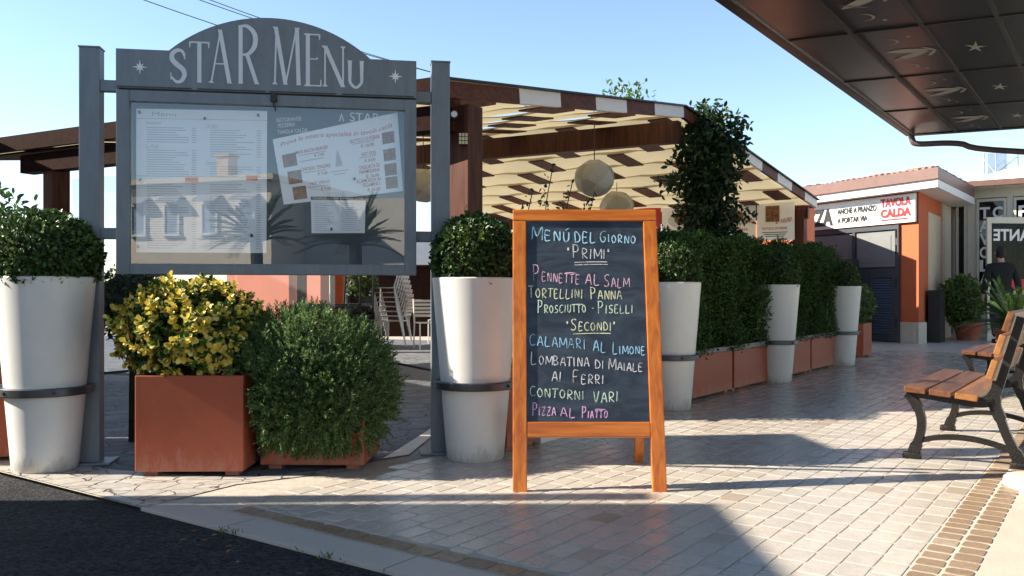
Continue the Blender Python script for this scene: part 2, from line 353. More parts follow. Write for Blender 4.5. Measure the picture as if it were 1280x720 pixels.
m_band = MAT('dark_grey_band', (.075, .08, .09), .38, .6, .12, 12)
m_steel = MAT('painted_steel_grey', (.165, .195, .222), .45, .15, .14, 7, stain=(.10, .11, .12), stain_amt=.5, stretch=(3, 3, .6))
m_soil = MAT('dark_soil', (.05, .035, .025), .95, var=.4, scale=40, bump=.6, bscale=60)
m_branch = MAT('dark_twigs', (.035, .033, .018), .9, var=.4, scale=30, bump=.6, bscale=60)
m_white = MAT('white_paint', (.78, .76, .72), .5, var=.04, stain=(.6, .55, .48), stain_amt=.2)
m_cream = MAT('cream_paint', (.66, .60, .48), .6, var=.06, stain=(.5, .44, .34), stain_amt=.25)
m_black = MAT('black_painted_metal', (.022, .022, .024), .45, .2, .2, 10)
m_iron = MAT('cast_iron', (.012, .0095, .008), .42, .3, .25, 14, bump=.35, bscale=90)
m_orangewall = MAT('orange_render', (.50, .115, .04), .8, var=.09, scale=3, bump=.25, bscale=150, stain=(.5, .16, .08), stain_amt=.35)
m_salmon = MAT('salmon_render', (.42, .14, .085), .85, var=.08, scale=2, bump=.2, bscale=150)
m_cloth = None
def CLOTH(name, col, trans):
    m, n, l, p, out = nt(name); n.remove(p)
    g = n.new('ShaderNodeTexCoord'); nz = n.new('ShaderNodeTexNoise'); nz.inputs['Scale'].default_value = 2; nz.inputs['Detail'].default_value = 6; l.new(g.outputs['Object'], nz.inputs[0])
    c = mixc(n, l, nz.outputs[0], rgba(col, .82), rgba(col, 1.1))
    d = n.new('ShaderNodeBsdfDiffuse'); t = n.new('ShaderNodeBsdfTranslucent'); l.new(c, d.inputs[0]); l.new(c, t.inputs[0])
    mx = n.new('ShaderNodeMixShader'); mx.inputs[0].default_value = trans; l.new(d.outputs[0], mx.inputs[1]); l.new(t.outputs[0], mx.inputs[2]); l.new(mx.outputs[0], out.inputs[0])
    return m
m_cloth = CLOTH('cream_awning_cloth', (.72, .60, .36), .34)

# ---------------------------------------------------------------- ground
def sheet(name, poly, z, mat, kind='structure'):
    me = bpy.data.meshes.new(name); me.from_pydata([(p[0], p[1], z) for p in poly], [], [tuple(range(len(poly)))]); me.materials.append(mat)
    o = bpy.data.objects.new(name, me); COL.objects.link(o); tag(o, kind=kind); return o
def AB(a, b): return U*a+V*b                     # coordinates along / across the row of pots
m_pave = PAVERS('travertine_pavers', (.57, .515, .44), (.47, .43, .375), (.39, .345, .285), .2, .1, .006, .34, odd=(.40, .31, .23))
m_dark = PAVERS('brown_tumbled_stones', (.36, .26, .17), (.44, .34, .235), (.58, .52, .44), .10, .0985, .013, .6, pits=.9, offs=.5)
m_kerb = PAVERS('pale_kerb_stone', (.50, .46, .40), (.46, .42, .36), (.25, .22, .19), .9, .5, .006, .5, ang=ANG_U-math.pi/2, offs=.3)
m_slab = MAT('smooth_beige_slab', (.55, .485, .40), .4, var=.08, scale=3, bump=.15, bscale=80)
m_crazy = CRAZY('slate_crazy_paving', (.11, .12, .14), (.20, .205, .22), (.02, .02, .024), 5.5, .72)
m_cob = CRAZY('worn_cobble_band', (.40, .37, .33), (.50, .46, .40), (.10, .09, .08), 6.5, .5, .035)
m_ground = MAT('far_ground', (.22, .20, .18), .9, var=.2, scale=.5)
sheet('ground', [(-400, -300), (400, -300), (400, 900), (-400, 900)], -.03, m_ground)
KA = 2.158
sheet('asphalt_road', [AB(KA, -40), AB(KA, 40), AB(-40, 40), AB(-40, -40)], -.012, ASPHALT('asphalt'))
sheet('paving', [AB(KA, -40), AB(KA, 40), AB(15.1, 40), AB(15.1, -40)], .0018, MAT('grey_beige_mortar', (.42, .375, .31), .95, var=.2, scale=14, bump=.3)); sheet('far_paving', [AB(15.1, -40), AB(15.1, 40), AB(60, 40), AB(60, -40)], .004, m_pave)
kb = MB(); kb.box(AB((2*KA+.175)/2, 8)+Vector((0, 0, -.028)), (23.1, .175, .064), Matrix.Rotation(math.atan2(V.y, V.x), 3, 'Z'), bev=.006)
tag(kb.build('kerb', m_kerb), kind='structure')
def STONE(name, c1, c2, c3, rough, pits=.3):
    m, n, l, p, out = nt(name); g = n.new('ShaderNodeNewGeometry'); cr = n.new('ShaderNodeValToRGB'); el = cr.color_ramp.elements; el.new(.5); el.new(.93); el.new(.97)
    for e, (q, c) in zip(el, ((0, c1), (.5, c2), (.90, c1), (.96, c2), (1, c3))): e.position = q; e.color = rgba(c)
    l.new(g.outputs['Random Per Island'], cr.inputs[0])
    f = n.new('ShaderNodeTexNoise'); f.inputs['Scale'].default_value = 38; f.inputs['Detail'].default_value = 8; f.inputs['Roughness'].default_value = .75; l.new(g.outputs['Position'], f.inputs[0])
    v = n.new('ShaderNodeTexNoise'); v.inputs['Scale'].default_value = 7; v.inputs['Detail'].default_value = 6; v.inputs['Distortion'].default_value = 1.5; l.new(g.outputs['Position'], v.inputs[0])
    r1 = n.new('ShaderNodeMapRange'); r1.inputs[1].default_value = .45; r1.inputs[2].default_value = .75; r1.inputs[4].default_value = .3+pits; l.new(f.outputs[0], r1.inputs[0])
    r2 = n.new('ShaderNodeMapRange'); r2.inputs[1].default_value = .4; r2.inputs[2].default_value = .72; r2.inputs[4].default_value = .5; l.new(v.outputs[0], r2.inputs[0])
    c = mixc(n, l, r1.outputs[0], cr.outputs[0], rgba(c1, .62)); c = mixc(n, l, r2.outputs[0], c, rgba((c2[0]*.8, c2[1]*.78, c2[2]*.74))); l.new(c, p.inputs['Base Color'])
    a = n.new('ShaderNodeMath'); a.operation = 'MULTIPLY_ADD'; a.inputs[1].default_value = rough*.5; a.inputs[2].default_value = rough*.5; l.new(g.outputs['Random Per Island'], a.inputs[0])
    a2 = n.new('ShaderNodeMath'); a2.operation = 'MULTIPLY_ADD'; a2.inputs[1].default_value = rough*.7; l.new(r1.outputs[0], a2.inputs[0]); l.new(a.outputs[0], a2.inputs[2]); l.new(a2.outputs[0], p.inputs['Roughness'])
    b = n.new('ShaderNodeBump'); b.inputs['Strength'].default_value = .35+pits*.5; b.inputs['Distance'].default_value = .0035; l.new(f.outputs[0], b.inputs['Height']); l.new(b.outputs[0], p.inputs['Normal']); return m
def stones(name, cells, mat, gap=.0025, top=.004, rnd=.012, jit=.0022):
    """each cell (a, b, length along U, width along V) becomes one worn stone with rounded corners"""
    mb = MB()
    for (a, b, la, wb) in cells:
        ha, hb = la/2-gap-random.random()*jit, wb/2-gap-random.random()*jit; rc = min(rnd*random.uniform(.6, 1.5), ha*.6, hb*.6); ring = []
        for (sa, sb, t0) in ((1, 1, 0), (-1, 1, 90), (-1, -1, 180), (1, -1, 270)):
            ja, jb = random.uniform(-jit, jit), random.uniform(-jit, jit)
            for t in (0, 45, 90): ring.append((sa*(ha-rc)+rc*math.cos(R(t0+t))+ja, sb*(hb-rc)+rc*math.sin(R(t0+t))+jb))
        z = top+random.uniform(-.0004, .0004); tx, ty = random.gauss(0, .0022), random.gauss(0, .0022); vs = []
        for k, dz in ((1., -.02), (1., -.0016), (.97, -.0003), (.93, .0)):
            for (x, y) in ring: q = AB(a+x*k, b+y*k); vs.append((q.x, q.y, z+dz+(tx*x+ty*y if dz > -.01 else 0)))
        fs = [tuple(range(36, 48))]+[(r*12+i, r*12+(i+1) % 12, (r+1)*12+(i+1) % 12, (r+1)*12+i) for r in range(3) for i in range(12)]
        mb.add(vs, fs)
    o = mb.build(name, mat); return tag(o, kind='structure')
e0 = Vector((1.315, 2.90, 0)); bS = e0.dot(V); cells = []
nrow = int((bS+3.3)/.1025)
for r_ in range(nrow):
    b = bS-.0513-r_*.1025; a = 2.45+random.uniform(0, .16) if r_ % 2 else 2.45+random.uniform(.0, .05); first = True
    while a < 15.:
        la = random.choice((.15, .165, .18, .165)); 
        if first: la0 = a-2.45; cells.append((2.45+la0/2, b, la0, .1025)) if la0 > .05 else None; first = False
        p = AB(a+la/2, b)
        inside = (p-Vector((-.50, 5.93, 0))).dot(V) > .02 if p.y > 5.9 else (p.x > -.62 or (p.x > -1.25 and p.y < 4.45+.2*(p.x+1.25)) or p.y < 4.2)
        if inside: cells.append((a+la/2, b, la, .1025))
        a += la
m_st = STONE('travertine_stone', (.58, .52, .44), (.49, .445, .385), (.36, .27, .19), .30)
m_sb = STONE('brown_tumbled_stone', (.25, .17, .105), (.33, .245, .165), (.40, .33, .25), .55, .6)
stones('paving_stones', cells, m_st)
stones('stone_border', [(2.395, -3.1+.125*i, .098, .125) for i in range(int((bS+3.1)/.125))], m_sb, top=.0055)
cells = []
for q in range(2):
    a = 2.32+.02*q
    while a < 13: la = random.uniform(.082, .105); cells.append((a+la/2, bS+.05+.1*q, la, .1)); a += la
stones('stone_strip', cells, m_sb, gap=.005, top=.0062)
sheet('strip_mortar', [AB(2.28, bS), AB(13, bS), AB(13, bS+.2), AB(2.28, bS+.2)], .0035, MAT('pale_mortar', (.50, .45, .38), .9, var=.15, scale=30))
sheet('slab_paving', [AB(2.28, bS+.2), AB(16, bS+.2), AB(16, bS+6), AB(2.28, bS+6)], .005, m_slab)
sheet('terrace', [(-1.36, 4.40), (-.90, 4.66), (-.62, 5.05), (-.52, 5.93), Vector((-.52, 5.93, 0))+U*9.5, Vector((-.52, 5.93, 0))+U*9.5+W*14, (-15, 14.5), (-2.7, 4.92), (-2.1, 4.6)], .004, m_crazy)
sheet('cobble_band', [(-9, 9.05), (-1.62, 3.81), (-1.36, 4.26), (-.82, 4.62), (-.90, 4.66), (-1.36, 4.40), (-2.1, 4.6), (-2.7, 4.92), (-9, 9.83)], .006, m_cob)
sheet('floor_edging', [(-.74, 4.90), (-.60, 5.03), (-.50, 5.92), (-.44, 6.02), (-.56, 6.02), (-.70, 5.10)], .009, m_slab)

# ---------------------------------------------------------------- pergola
PA = Vector((-.583, 7.0, 0)); S_P, S_C, KL = 4.61, 10.28, 6.7; Z_A, Z_P, Z_C = 2.67, 3.27, 2.60
def roofz(s): return Z_A+(Z_P-Z_A)*s/S_P if s < S_P else Z_P+(Z_C-Z_P)*(s-S_P)/(S_C-S_P)
def PG(s, k, dz=0.): return PA+U*s+W*k+Vector((0, 0, roofz(s)+dz))
perg = thing('pergola', 'long brown timber pergola roofed with woven cream cloth strips behind the hedge', 'pergola', PA)
inv = Matrix.Translation(-PA)
def part(mb, name, mat, parent=perg, **k):
    mb.v = [tuple(inv @ Vector(q)) for q in mb.v]; return mb.build(name, mat, parent, **k)
bounds = [0., 1.043, 1.745, 2.427, 3.108, 3.797, S_P]
step = (S_C-S_P)/8; bounds += [S_P+step*(i+1) for i in range(8)]
for i in range(len(bounds)-1):
    s0, s1 = max(.01, bounds[i]-.05+.004*(i%2)), min(S_C-.01, bounds[i+1]+.05-.004*(i%2)); odd = i % 2
    # woven cloth
    ns = int(KL/.1); vs = []; fs = []
    for j in range(ns+1):
        k = .05+j*(KL-.1)/ns; z = -.088-.004*odd-.012*math.cos(math.pi*(k-.3)/.65+math.pi*odd)
        for q in range(4):
            s = s0+(s1-s0)*q/3; sag = -.018*math.sin(math.pi*q/3)
            vs.append(PG(s, k, z+sag+.006*mnoise.noise(Vector((s*2, k*2, 3)))))
    for j in range(ns):
        for q in range(3): fs.append((j*4+q, j*4+q+1, (j+1)*4+q+1, (j+1)*4+q))
    part(MB().add(vs, fs), 'cloth_strip', m_cloth, smooth=True)
    # rake fascia block, brown or cloth-white in turn
    f = MB(); f.bar(PG(bounds[i]+.002, -.03, -.075), PG(bounds[i+1]-.002, -.03, -.075), .05, .135)
    o = part(f, 'fascia_block', m_white if odd else m_brown_u)
for i in range(len(bounds)-1):            # brown boards showing in every other cell of the weave
    for q in range(10):
        if (q+i) % 2: continue
        k = .3+.65*q; b = MB(); b.bar(PG(bounds[i]+.02, k, -.125), PG(bounds[i+1]-.02, k, -.125), .27, .018); part(b, 'batten', m_brown_u)
rb = MB(); rb.bar(PG(S_P, 0, -.32), PG(S_P, KL, -.32), .14, .27); part(rb, 'ridge_beam', m_brown)
eb = MB(); eb.bar(PG(.12, .02, -.30), PG(.12, 5.6, -.30), .16, .2); part(eb, 'eave_beam', m_dark_shaded)
eb = MB(); eb.bar(PG(S_C-.25, .02, -.27), PG(S_C-.25, KL, -.27), .16, .2); part(eb, 'eave_beam', m_brown)
ub = MB(); ub.add([PG(.02, 4.3, -.17), PG(1.9, 4.3, -.17), PG(1.9, KL, -.17), PG(.02, KL, -.17), PG(.02, 4.3, -.15), PG(1.9, 4.3, -.15), PG(1.9, KL, -.15), PG(.02, KL, -.15)], [(0,3,2,1),(4,5,6,7),(0,1,5,4),(1,2,6,5),(2,3,7,6),(3,0,4,7)]); part(ub, 'shade_sheet', m_dark_shaded)  # dark sheet added under the cloth in place of shade at this end
ef = MB(); ef.bar(PG(-.03, -.03, -.06), PG(-.03, KL, -.06), .05, .17); part(ef, 'eave_fascia', m_dark_shaded)
ef = MB(); ef.bar(PG(S_C+.03, -.03, -.06), PG(S_C+.03, KL, -.06), .05, .15); part(ef, 'eave_fascia', m_brown)
for (s0, s1) in ((-.06, S_P), (S_P, S_C+.06)):      # dark drip edge along the sloping ends
    d = MB(); d.bar(PG(s0, -.045, .004) if s0 > 0 else PG(0, -.045, .004)+U*s0, PG(s1, -.045, .004) if s1 < S_C else PG(S_C, -.045, .004)+U*.06, .09, .016); part(d, 'drip_edge', m_black)
def post(s, k, w=.2, top=-.2):
    p = PG(s, k); b = MB(); z = p.z+top
    b.box((p.x, p.y, z/2), (w, w, z), Matrix.Rotation(ANG_U, 3, 'Z'), bev=.008); return part(b, 'post', m_post)
for s, k in ((.34, .0), (.16, 5.14), (S_P+.62, -.02), (S_P, 6.2), (S_C-.28, .16), (S_C-.28, 6.2)): post(s, k)
p = PG(.34, .0); b = MB(); b.box((p.x-.13, p.y-.03, 2.43), (.1, .14, .28), Matrix.Rotation(ANG_U, 3, 'Z'), bev=.006); part(b, 'knee_block', m_brown)

# small fittings on the near post
pp = PG(.34, .0)
sp = thing('floodlight', 'small yellowish box lamp fixed near the top of the near pergola post', 'lamp', (pp.x-.015, pp.y-.15, 2.22))
MB().box((0, .02, 0), (.075, .05, .10), bev=.008).build('housing', m_black, sp)
g = MB()
for i in range(3):
    for j in range(3): g.box((-.025+i*.025, -.01, -.032+j*.032), (.02, .012, .026), bev=.003)
g.build('lens_grid', MAT('yellowed_plastic', (.62, .55, .30), .4), sp)
spk = thing('spotlight', 'tiny round white spotlight on a black clip above the yellowish box lamp', 'lamp', (pp.x-.09, pp.y-.16, 2.42))
MB().tube([(0, .05, 0), (0, 0, 0)], .035, 12).build('housing', m_black, spk)
MB().tube([(0, -.002, 0), (0, -.012, 0)], .026, 12).build('bulb_face', m_white, spk)

# paper ball lamps
def PAPER():
    m, n, l, p, out = nt('lantern_paper'); p.inputs['Base Color'].default_value = (.62, .57, .46, 1); p.inputs['Roughness'].default_value = .8
    tc = n.new('ShaderNodeTexCoord'); v = n.new('ShaderNodeTexVoronoi'); v.inputs['Scale'].default_value = 7; l.new(tc.outputs['Object'], v.inputs[0])
    sep = n.new('ShaderNodeSeparateColor'); l.new(v.outputs['Color'], sep.inputs[0]); l.new(mixc(n, l, sep.outputs[0], rgba((.32, .30, .25)), rgba((.52, .49, .42))), p.inputs['Base Color'])
    b = n.new('ShaderNodeBump'); b.inputs['Strength'].default_value = .6; b.inputs['Distance'].default_value = .03; l.new(v.outputs['Distance'], b.inputs['Height']); l.new(b.outputs[0], p.inputs['Normal']); return m
m_paper = PAPER()
def lantern(x, y, z, r, ztop, lab):
    t = thing('ball_lantern', lab, 'lantern', (x, y, z), 0, 'ball lanterns hung under the pergola')
    vs = MB(); core(vs, (0, 0, 0), (r, r, r*.93), x, 10, .05); vs.build('shade', m_paper, t, smooth=True)
    MB().tube([(0, 0, r*.9), (0, 0, ztop-z)], .006, 6).build('cord', m_black, t)
def XY(px, y): return (px-640)/1080*y
def ZZ(py, y): return EYE+(366-py)/1080*y
lantern(XY(743, 10.2), 10.2, ZZ(223, 10.2), .235, 2.98, 'big pale patchwork ball lantern hanging above the chalkboard')
lantern(XY(771, 14.5), 14.5, ZZ(258, 14.5), .28, 2.8, 'ball lantern farther back, half hidden by the top rail of the chalkboard')
lantern(XY(529, 11.0), 11.0, ZZ(232, 11.0), .23, 3.0, 'pale ball lantern seen between the menu case and its grey post')

# hanging banners under the far eave
PC = PA+U*(S_C-.42)
m_ban = MAT('white_banner_vinyl', (.93, .91, .86), .5, var=.04); m_red = MAT('red_print', (.50, .025, .03), .5, var=.05); m_ink = MAT('black_print', (.02, .02, .022), .5)
m_food = MAT('food_photo_print', (.20, .075, .03), .5, var=.8, scale=38, stain=(.50, .36, .09), stain_amt=.9)
m_plate = MAT('plate_photo_print', (.62, .6, .55), .5, var=.08)
def banner(k0, k1, lab, kind):
    t = thing('banner', lab, 'banner', PC+W*k1+Vector((0, 0, 1.88)), math.atan2(-W.y, -W.x), 'banners under the far eave'); L = k1-k0
    MB().box((L/2, 0, .34), (L-.012, .012, .68)).build('sheet', m_red if kind == 'red' else m_ban, t)
    T = lambda x, y: (x, -.009, y)
    if kind == 'red':
        a = MB(); put_text(a, 'TAVOLA', .08, L-.05, .25, .38, T, .02); put_text(a, 'CALDA', .16, L-.1, .07, .19, T, .02); put_text(a, 'Le nostre', .2, L-.1, .58, .64, T); put_text(a, 'Specialità da', .2, L-.1, .47, .53, T); a.build('lettering', m_white, t)
    else:
        pl, fx = MB(), MB(); cx = L*.42
        if kind == 'sq': fx.box((cx, -.012, .47), (.24, .006, .28))
        else:
            pl.add([T(cx+.29*math.cos(q*.26), .42+.15*math.sin(q*.26)) for q in range(24)], [tuple(range(24))]); pl.build('plate_print', m_plate, t)
            fx.add([(cx+.02+.2*math.cos(q*.39)*(1+.15*math.sin(q*2.1)), -.014, .46+.12*math.sin(q*.39)*(1+.2*math.cos(q*1.7))) for q in range(16)], [tuple(range(16))])
        fx.build('food_print', m_food, t)
        r = MB(); nm = {'a': 'HAMBURGER', 'b': 'HOT WINGS', 'sq': 'ROTOLO DI KEBAB'}[kind]; put_text(r, nm, L*.15, L*.8, .19, .235, T, .01)
        put_text(r, {'a': '€ 7,00', 'b': '€ 7,00', 'sq': '€ 10,00'}[kind], L*.5, L*.92, .27, .36, lambda x, y: (x, -.02, y+(x-L*.5)*.16), .005, .2); r.build('red_lettering', m_red, t)
        q = MB()
        for i in range(3): q.box((L*.48, -.009, .14-.035*i), (L*(.66-.08*i), .003, .012))
        q.build('small_print', m_ink, t)
banner(.20, .86, 'white food banner at the right end beside the far pergola post', 'sq')
banner(.87, 1.62, 'white food banner with a plate of wings, second from the far pergola post', 'b')
banner(1.63, 2.62, 'white food banner half hidden behind the climbing plant', 'a')
banner(2.63, 3.45, 'red banner with white lettering partly behind the chalkboard', 'red')

# ---------------------------------------------------------------- orange take-away building
BC = Vector((7.53, 16.0, 0)); F = Vector((-.42, .907, 0)).normalized(); NF = Vector((-F.y, F.x, 0)); UR = U
bld = thing('takeaway_building', 'low orange rendered take-away building with a white eave and a long sign band', 'building', BC)
inv = Matrix.Translation(-BC)
def bp(mb, name, mat, parent=bld, **k):
    mb.v = [tuple(inv @ Vector(q)) for q in mb.v]; return mb.build(name, mat, parent, **k)
def FP(s, d, z): return BC+F*s+NF*d+Vector((0, 0, z))       # s along the front (to the left), d out of the wall
NR = Vector((U.y, -U.x, 0))
def RP(s, d, z): return BC+U*s+NR*d+Vector((0, 0, z))       # along the right-hand side
def slab(mb, P, s0, s1, d0, d1, z0, z1):
    vs = [P(s0, d0, z0), P(s1, d0, z0), P(s1, d1, z0), P(s0, d1, z0), P(s0, d0, z1), P(s1, d0, z1), P(s1, d1, z1), P(s0, d1, z1)]
    return mb.add(vs, [(0,3,2,1),(4,5,6,7),(0,1,5,4),(1,2,6,5),(2,3,7,6),(3,0,4,7)])
w = MB(); w.prism([(0, 0)], lambda p: None, lambda p: None) if False else None
body = [BC+F*0, BC+F*6.5, BC+F*6.5+U*7, BC+U*3.5]
w.prism(body, lambda p: p+Vector((0, 0, .0)), lambda p: p+Vector((0, 0, 2.822))); bp(w, 'wall', m_orangewall)
s = MB(); slab(s, FP, -.012, .42, -.2, .012, 0, .40); slab(s, RP, .014, .62, -.1, .012, 0, .40); bp(s, 'plinth', MAT('travertine_plinth', (.52, .46, .37), .6, var=.1, bump=.2))
s = MB(); slab(s, RP, .93, 2.30, -.1, .006, .0, 2.52); bp(s, 'niche_panel', MAT('cream_niche_panel', (.56, .46, .33), .7, var=.1, bump=.3))
s = MB(); slab(s, RP, 2.40, 2.70, -.1, .03, 0, 2.815); bp(s, 'stone_cladding', MAT('pale_stone_cladding', (.56, .48, .36), .7, var=.1, bump=.3))
s = MB(); slab(s, RP, 2.71, 3.5, -.1, .02, .0, 2.81); bp(s, 'side_wall', m_cream)
# eave: soffit slab, white fascia, gutter, tiles
ov = .3
def eave(z0, z1, o): 
    q = [BC+NF*o-F*(.646+(o-.3)), BC+F*6.6+NF*o, BC+F*6.6+U*6.5, BC+U*3.3+NR*.5]
    return q
e = MB(); q = eave(0, 0, ov); e.prism(q, lambda p: p+Vector((0, 0, 2.825)), lambda p: p+Vector((0, 0, 2.97))); bp(e, 'eave_slab', m_white)
e = MB(); q = eave(0, 0, ov+.05); e.prism(q, lambda p: p+Vector((0, 0, 2.972)), lambda p: p+Vector((0, 0, 3.17))); bp(e, 'roof_fascia', MAT('red_brown_gutter', (.17, .095, .078), .5, var=.1))
m_tile = MAT('clay_tile', (.27, .15, .115), .85, var=.25, scale=9, bump=.3)
q = eave(0, 0, ov-.1); c = (q[0]+q[1]+q[2]+q[3])/4+Vector((0, 0, .55)); r_ = MB(); r_.add([p+Vector((0, 0, 3.15)) for p in q]+[c+Vector((0, 0, 2.95))], [(0, 1, 4), (1, 2, 4), (2, 3, 4), (3, 0, 4)])
for a, b in ((q[0], q[1]), (q[0], q[3])):
    n_ = int((b-a).length/.14)
    for i in range(n_):
        p = a+(b-a)*(i+.5)/n_; d = (c-p); d.z = 0; d.normalize(); z = 3.175+random.uniform(-.012, .012)
        r_.tube([p+Vector((0, 0, z)), p+d*.5+Vector((0, 0, z+.06))], [.045, .04], 8)
bp(r_, 'tiled_roof', m_tile)
# long sign
sg = MB(); slab(sg, FP, .02, 3.6, .03, .07, 2.27, 2.80); o_sign = bp(sg, 'sign_band', MAT('white_sign_board', (.78, .77, .74), .4, var=.03))
TS = lambda x, y: FP(-x, .082, y)-BC
a = MB(); put_text(a, 'PIZZA', -2.98, -2.02, 2.34, 2.69, TS, .045); a.build('black_lettering', m_ink, o_sign); a = MB(); put_text(a, 'ANCHE A PRANZO', -1.90, -.90, 2.545, 2.665, TS, .035); put_text(a, 'A PORTAR VIA', -1.90, -1.12, 2.365, 2.480, TS, .035); a.build('black_lettering', m_ink, o_sign)
a = MB(); put_text(a, 'TAVOLA', -.80, -.10, 2.59, 2.755, TS, .055); a.build('red_lettering', m_red, o_sign); a = MB(); put_text(a, 'CALDA', -.80, -.10, 2.39, 2.555, TS, .055)
a.add([TS(-.78, 2.335), TS(-.18, 2.335), TS(-.18, 2.357), TS(-.78, 2.357)], [(0, 1, 2, 3)]); a.build('red_lettering', m_red, o_sign)
# grey double doors with framed panels, louvre leaf and a dark return panel
m_door = MAT('slate_grey_door', (.058, .070, .082), .45, .1, .08); m_louv = MAT('blue_grey_louvre', (.10, .15, .22), .45, .1, .08)
fr = MB(); slab(fr, FP, .42, 3.58, .002, .009, 0, 2.20); slab(fr, FP, .40, .47, .01, .06, 0, 2.24); slab(fr, FP, .47, 3.6, .01, .06, 2.16, 2.24); slab(fr, FP, .47, 3.6, .01, .052, 1.36, 1.42); slab(fr, FP, 1.46, 1.53, .01, .055, 1.42, 2.16); bp(fr, 'door_frame', m_door)
tr_ = MB()
for s0, s1 in ((.50, 1.43), (1.56, 2.6), (2.66, 3.55)): slab(tr_, FP, s0, s1, .0095, .035, 1.45, 2.13); slab(tr_, FP, s0+.09, s1-.09, .03, .045, 1.54, 2.05)
bp(tr_, 'transom_panel', MAT('sunlit_grey_panel', (.19, .20, .20), .5, var=.06))  # sunlight on the upper door panels is put into this paler grey
dl = MB(); slab(dl, FP, .48, .55, .01, .05, .03, 1.36); slab(dl, FP, 1.02, 1.09, .01, .05, .03, 1.36); slab(dl, FP, .55, 1.02, .01, .05, .03, .16); slab(dl, FP, .55, 1.02, .01, .05, 1.24, 1.36); leaf = bp(dl, 'louvre_door', m_door)
lv = MB()
for i in range(22):
    z = .17+i*.0485; vs = [FP(.55, .012, z+.03), FP(1.02, .012, z+.03), FP(1.02, .046, z), FP(.55, .046, z), FP(.55, .016, z+.036), FP(1.02, .016, z+.036), FP(1.02, .05, z+.006), FP(.55, .05, z+.006)]
    lv.add([q-BC for q in vs], [(0,3,2,1),(4,5,6,7),(0,1,5,4),(1,2,6,5),(2,3,7,6),(3,0,4,7)])
lv.build('louvre', m_louv, leaf)
h = MB(); h.tube([FP(1.06, .05, .95)-BC, FP(1.06, .10, .95)-BC, FP(1.0, .10, .95)-BC], .012, 8); h.build('handle', MAT('steel_handle', (.5, .5, .5), .3, .9), leaf)
hg = MB()
for z in (.3, 1.05, 1.7, 2.0): hg.tube([FP(.455, .07, z), FP(.455, .07, z+.16)], .014, 8)
bp(hg, 'hinge', m_black)
dp = MB(); slab(dp, FP, 1.10, 3.5, .01, .05, .02, 1.36); bp(dp, 'door_leaf', m_door)
dq = MB(); slab(dq, FP, 1.36, 1.40, .06, .55, .02, 1.62); bp(dq, 'open_leaf', MAT('charcoal_door_edge', (.045, .047, .05), .5))

# orange garden wall hidden mostly behind the banners
gw = MB(); gw.bar(Vector((5.5, 16.0, 1.375)), Vector((5.9, 18.6, 1.375)), .2, 2.75); o = gw.build('garden_wall', m_salmon); tag(o, 'salmon orange wall glimpsed under the banners next to the far pergola post', 'wall')
pw = MB(); pw.box((1.2, 21.5, 1.05), (7.4, .25, 2.1)); o = pw.build('boundary_wall', MAT('pale_blue_white_wall', (.66, .68, .70), .7, var=.05)); tag(o, 'pale bluish white wall behind the hedge and below the banners', 'wall')

# black bin stand by the corner
bb = MB(); P = RP; vs = MB(); slab(vs, RP, .60, 1.12, .06, .27, .0, 1.0); o = vs.build('pillar_box', m_black); tag(o, 'plain black waist-high box against the corner of the orange building', 'box')

# ---------------------------------------------------------------- restaurant with cream window frames
RB = Vector((9.35, 19.3, 0)); DV = V
res = thing('restaurant', 'cream restaurant front with tall dark windows lettered in white', 'building', RB); inv = Matrix.Translation(-RB)
NB = Vector((-DV.y, DV.x, 0))*-1                             # out of the facade, towards the viewer
def SP(s, d, z): return RB+DV*s+NB*d+Vector((0, 0, z))
w = MB(); slab(w, SP, -.6, 7, -4, -.12, 0, 3.15); bp(w, 'interior_block', MAT('dark_interior', (.05, .045, .04), .8, var=.3), res)
w = MB(); slab(w, SP, -.6, 7, -.12, .0, 0, .55); slab(w, SP, -.6, 7, -.12, .0, 3.0, 3.2)
edges = [-.6, -.32, .15, .42, 1.52, 1.66, 2.75, 2.9, 4.0, 4.2, 7]
for a, b in ((-.6, .50), (.73, .90), (1.49, 1.60), (2.8, 2.95), (4.1, 7)): slab(w, SP, a, b, -.12, .0, .55, 3.0)
bp(w, 'facade_frame', m_cream, res)
m_win = GLASS('dark_window_glass', (.30, .32, .34), .0)
for a, b in ((.50, .73), (.90, 1.49), (1.60, 2.8), (2.95, 4.1)):
    f_ = MB(); slab(f_, SP, a+.01, a+.06, -.05, .02, .57, 2.98); slab(f_, SP, b-.06, b-.01, -.05, .02, .57, 2.98); slab(f_, SP, a+.06, b-.06, -.05, .018, 2.92, 2.98); slab(f_, SP, a+.06, b-.06, -.05, .018, .57, .64); wd = bp(f_, 'window', m_cream, res)
    g = MB(); slab(g, SP, a+.06, b-.06, -.04, -.03, .64, 2.92); g.v = [tuple(inv @ Vector(q)) for q in g.v]; g.build('pane', m_win, wd)
TW = lambda x, y: SP(x, .006, y)-RB
a = MB()
def vert(mb, word, x0, x1, ztop, st, hh):
    for i, ch in enumerate(word): put_text(mb, ch, x0+(.06 if ch == 'I' else 0), x1-(.06 if ch == 'I' else 0), ztop-i*st-hh, ztop-i*st, TW, .03)
for wd_, xa_ in (('TAVOLA', .97), ('CALDA', 1.22), ('PIZZERIA', 1.70)):
    a = MB(); vert(a, wd_, xa_, xa_+.20, 2.80, .285, .25); a.build('window_lettering', m_white, res)
gt = MB(); gt.bar(SP(-.9, .45, 3.27), SP(7, .45, 3.27), .12, .12); bp(gt, 'gutter', MAT('brown_gutter', (.16, .085, .06), .45), res)
ev = MB(); slab(ev, SP, -.9, 7, 0, .4, 3.2, 3.26); bp(ev, 'eave', m_white, res)
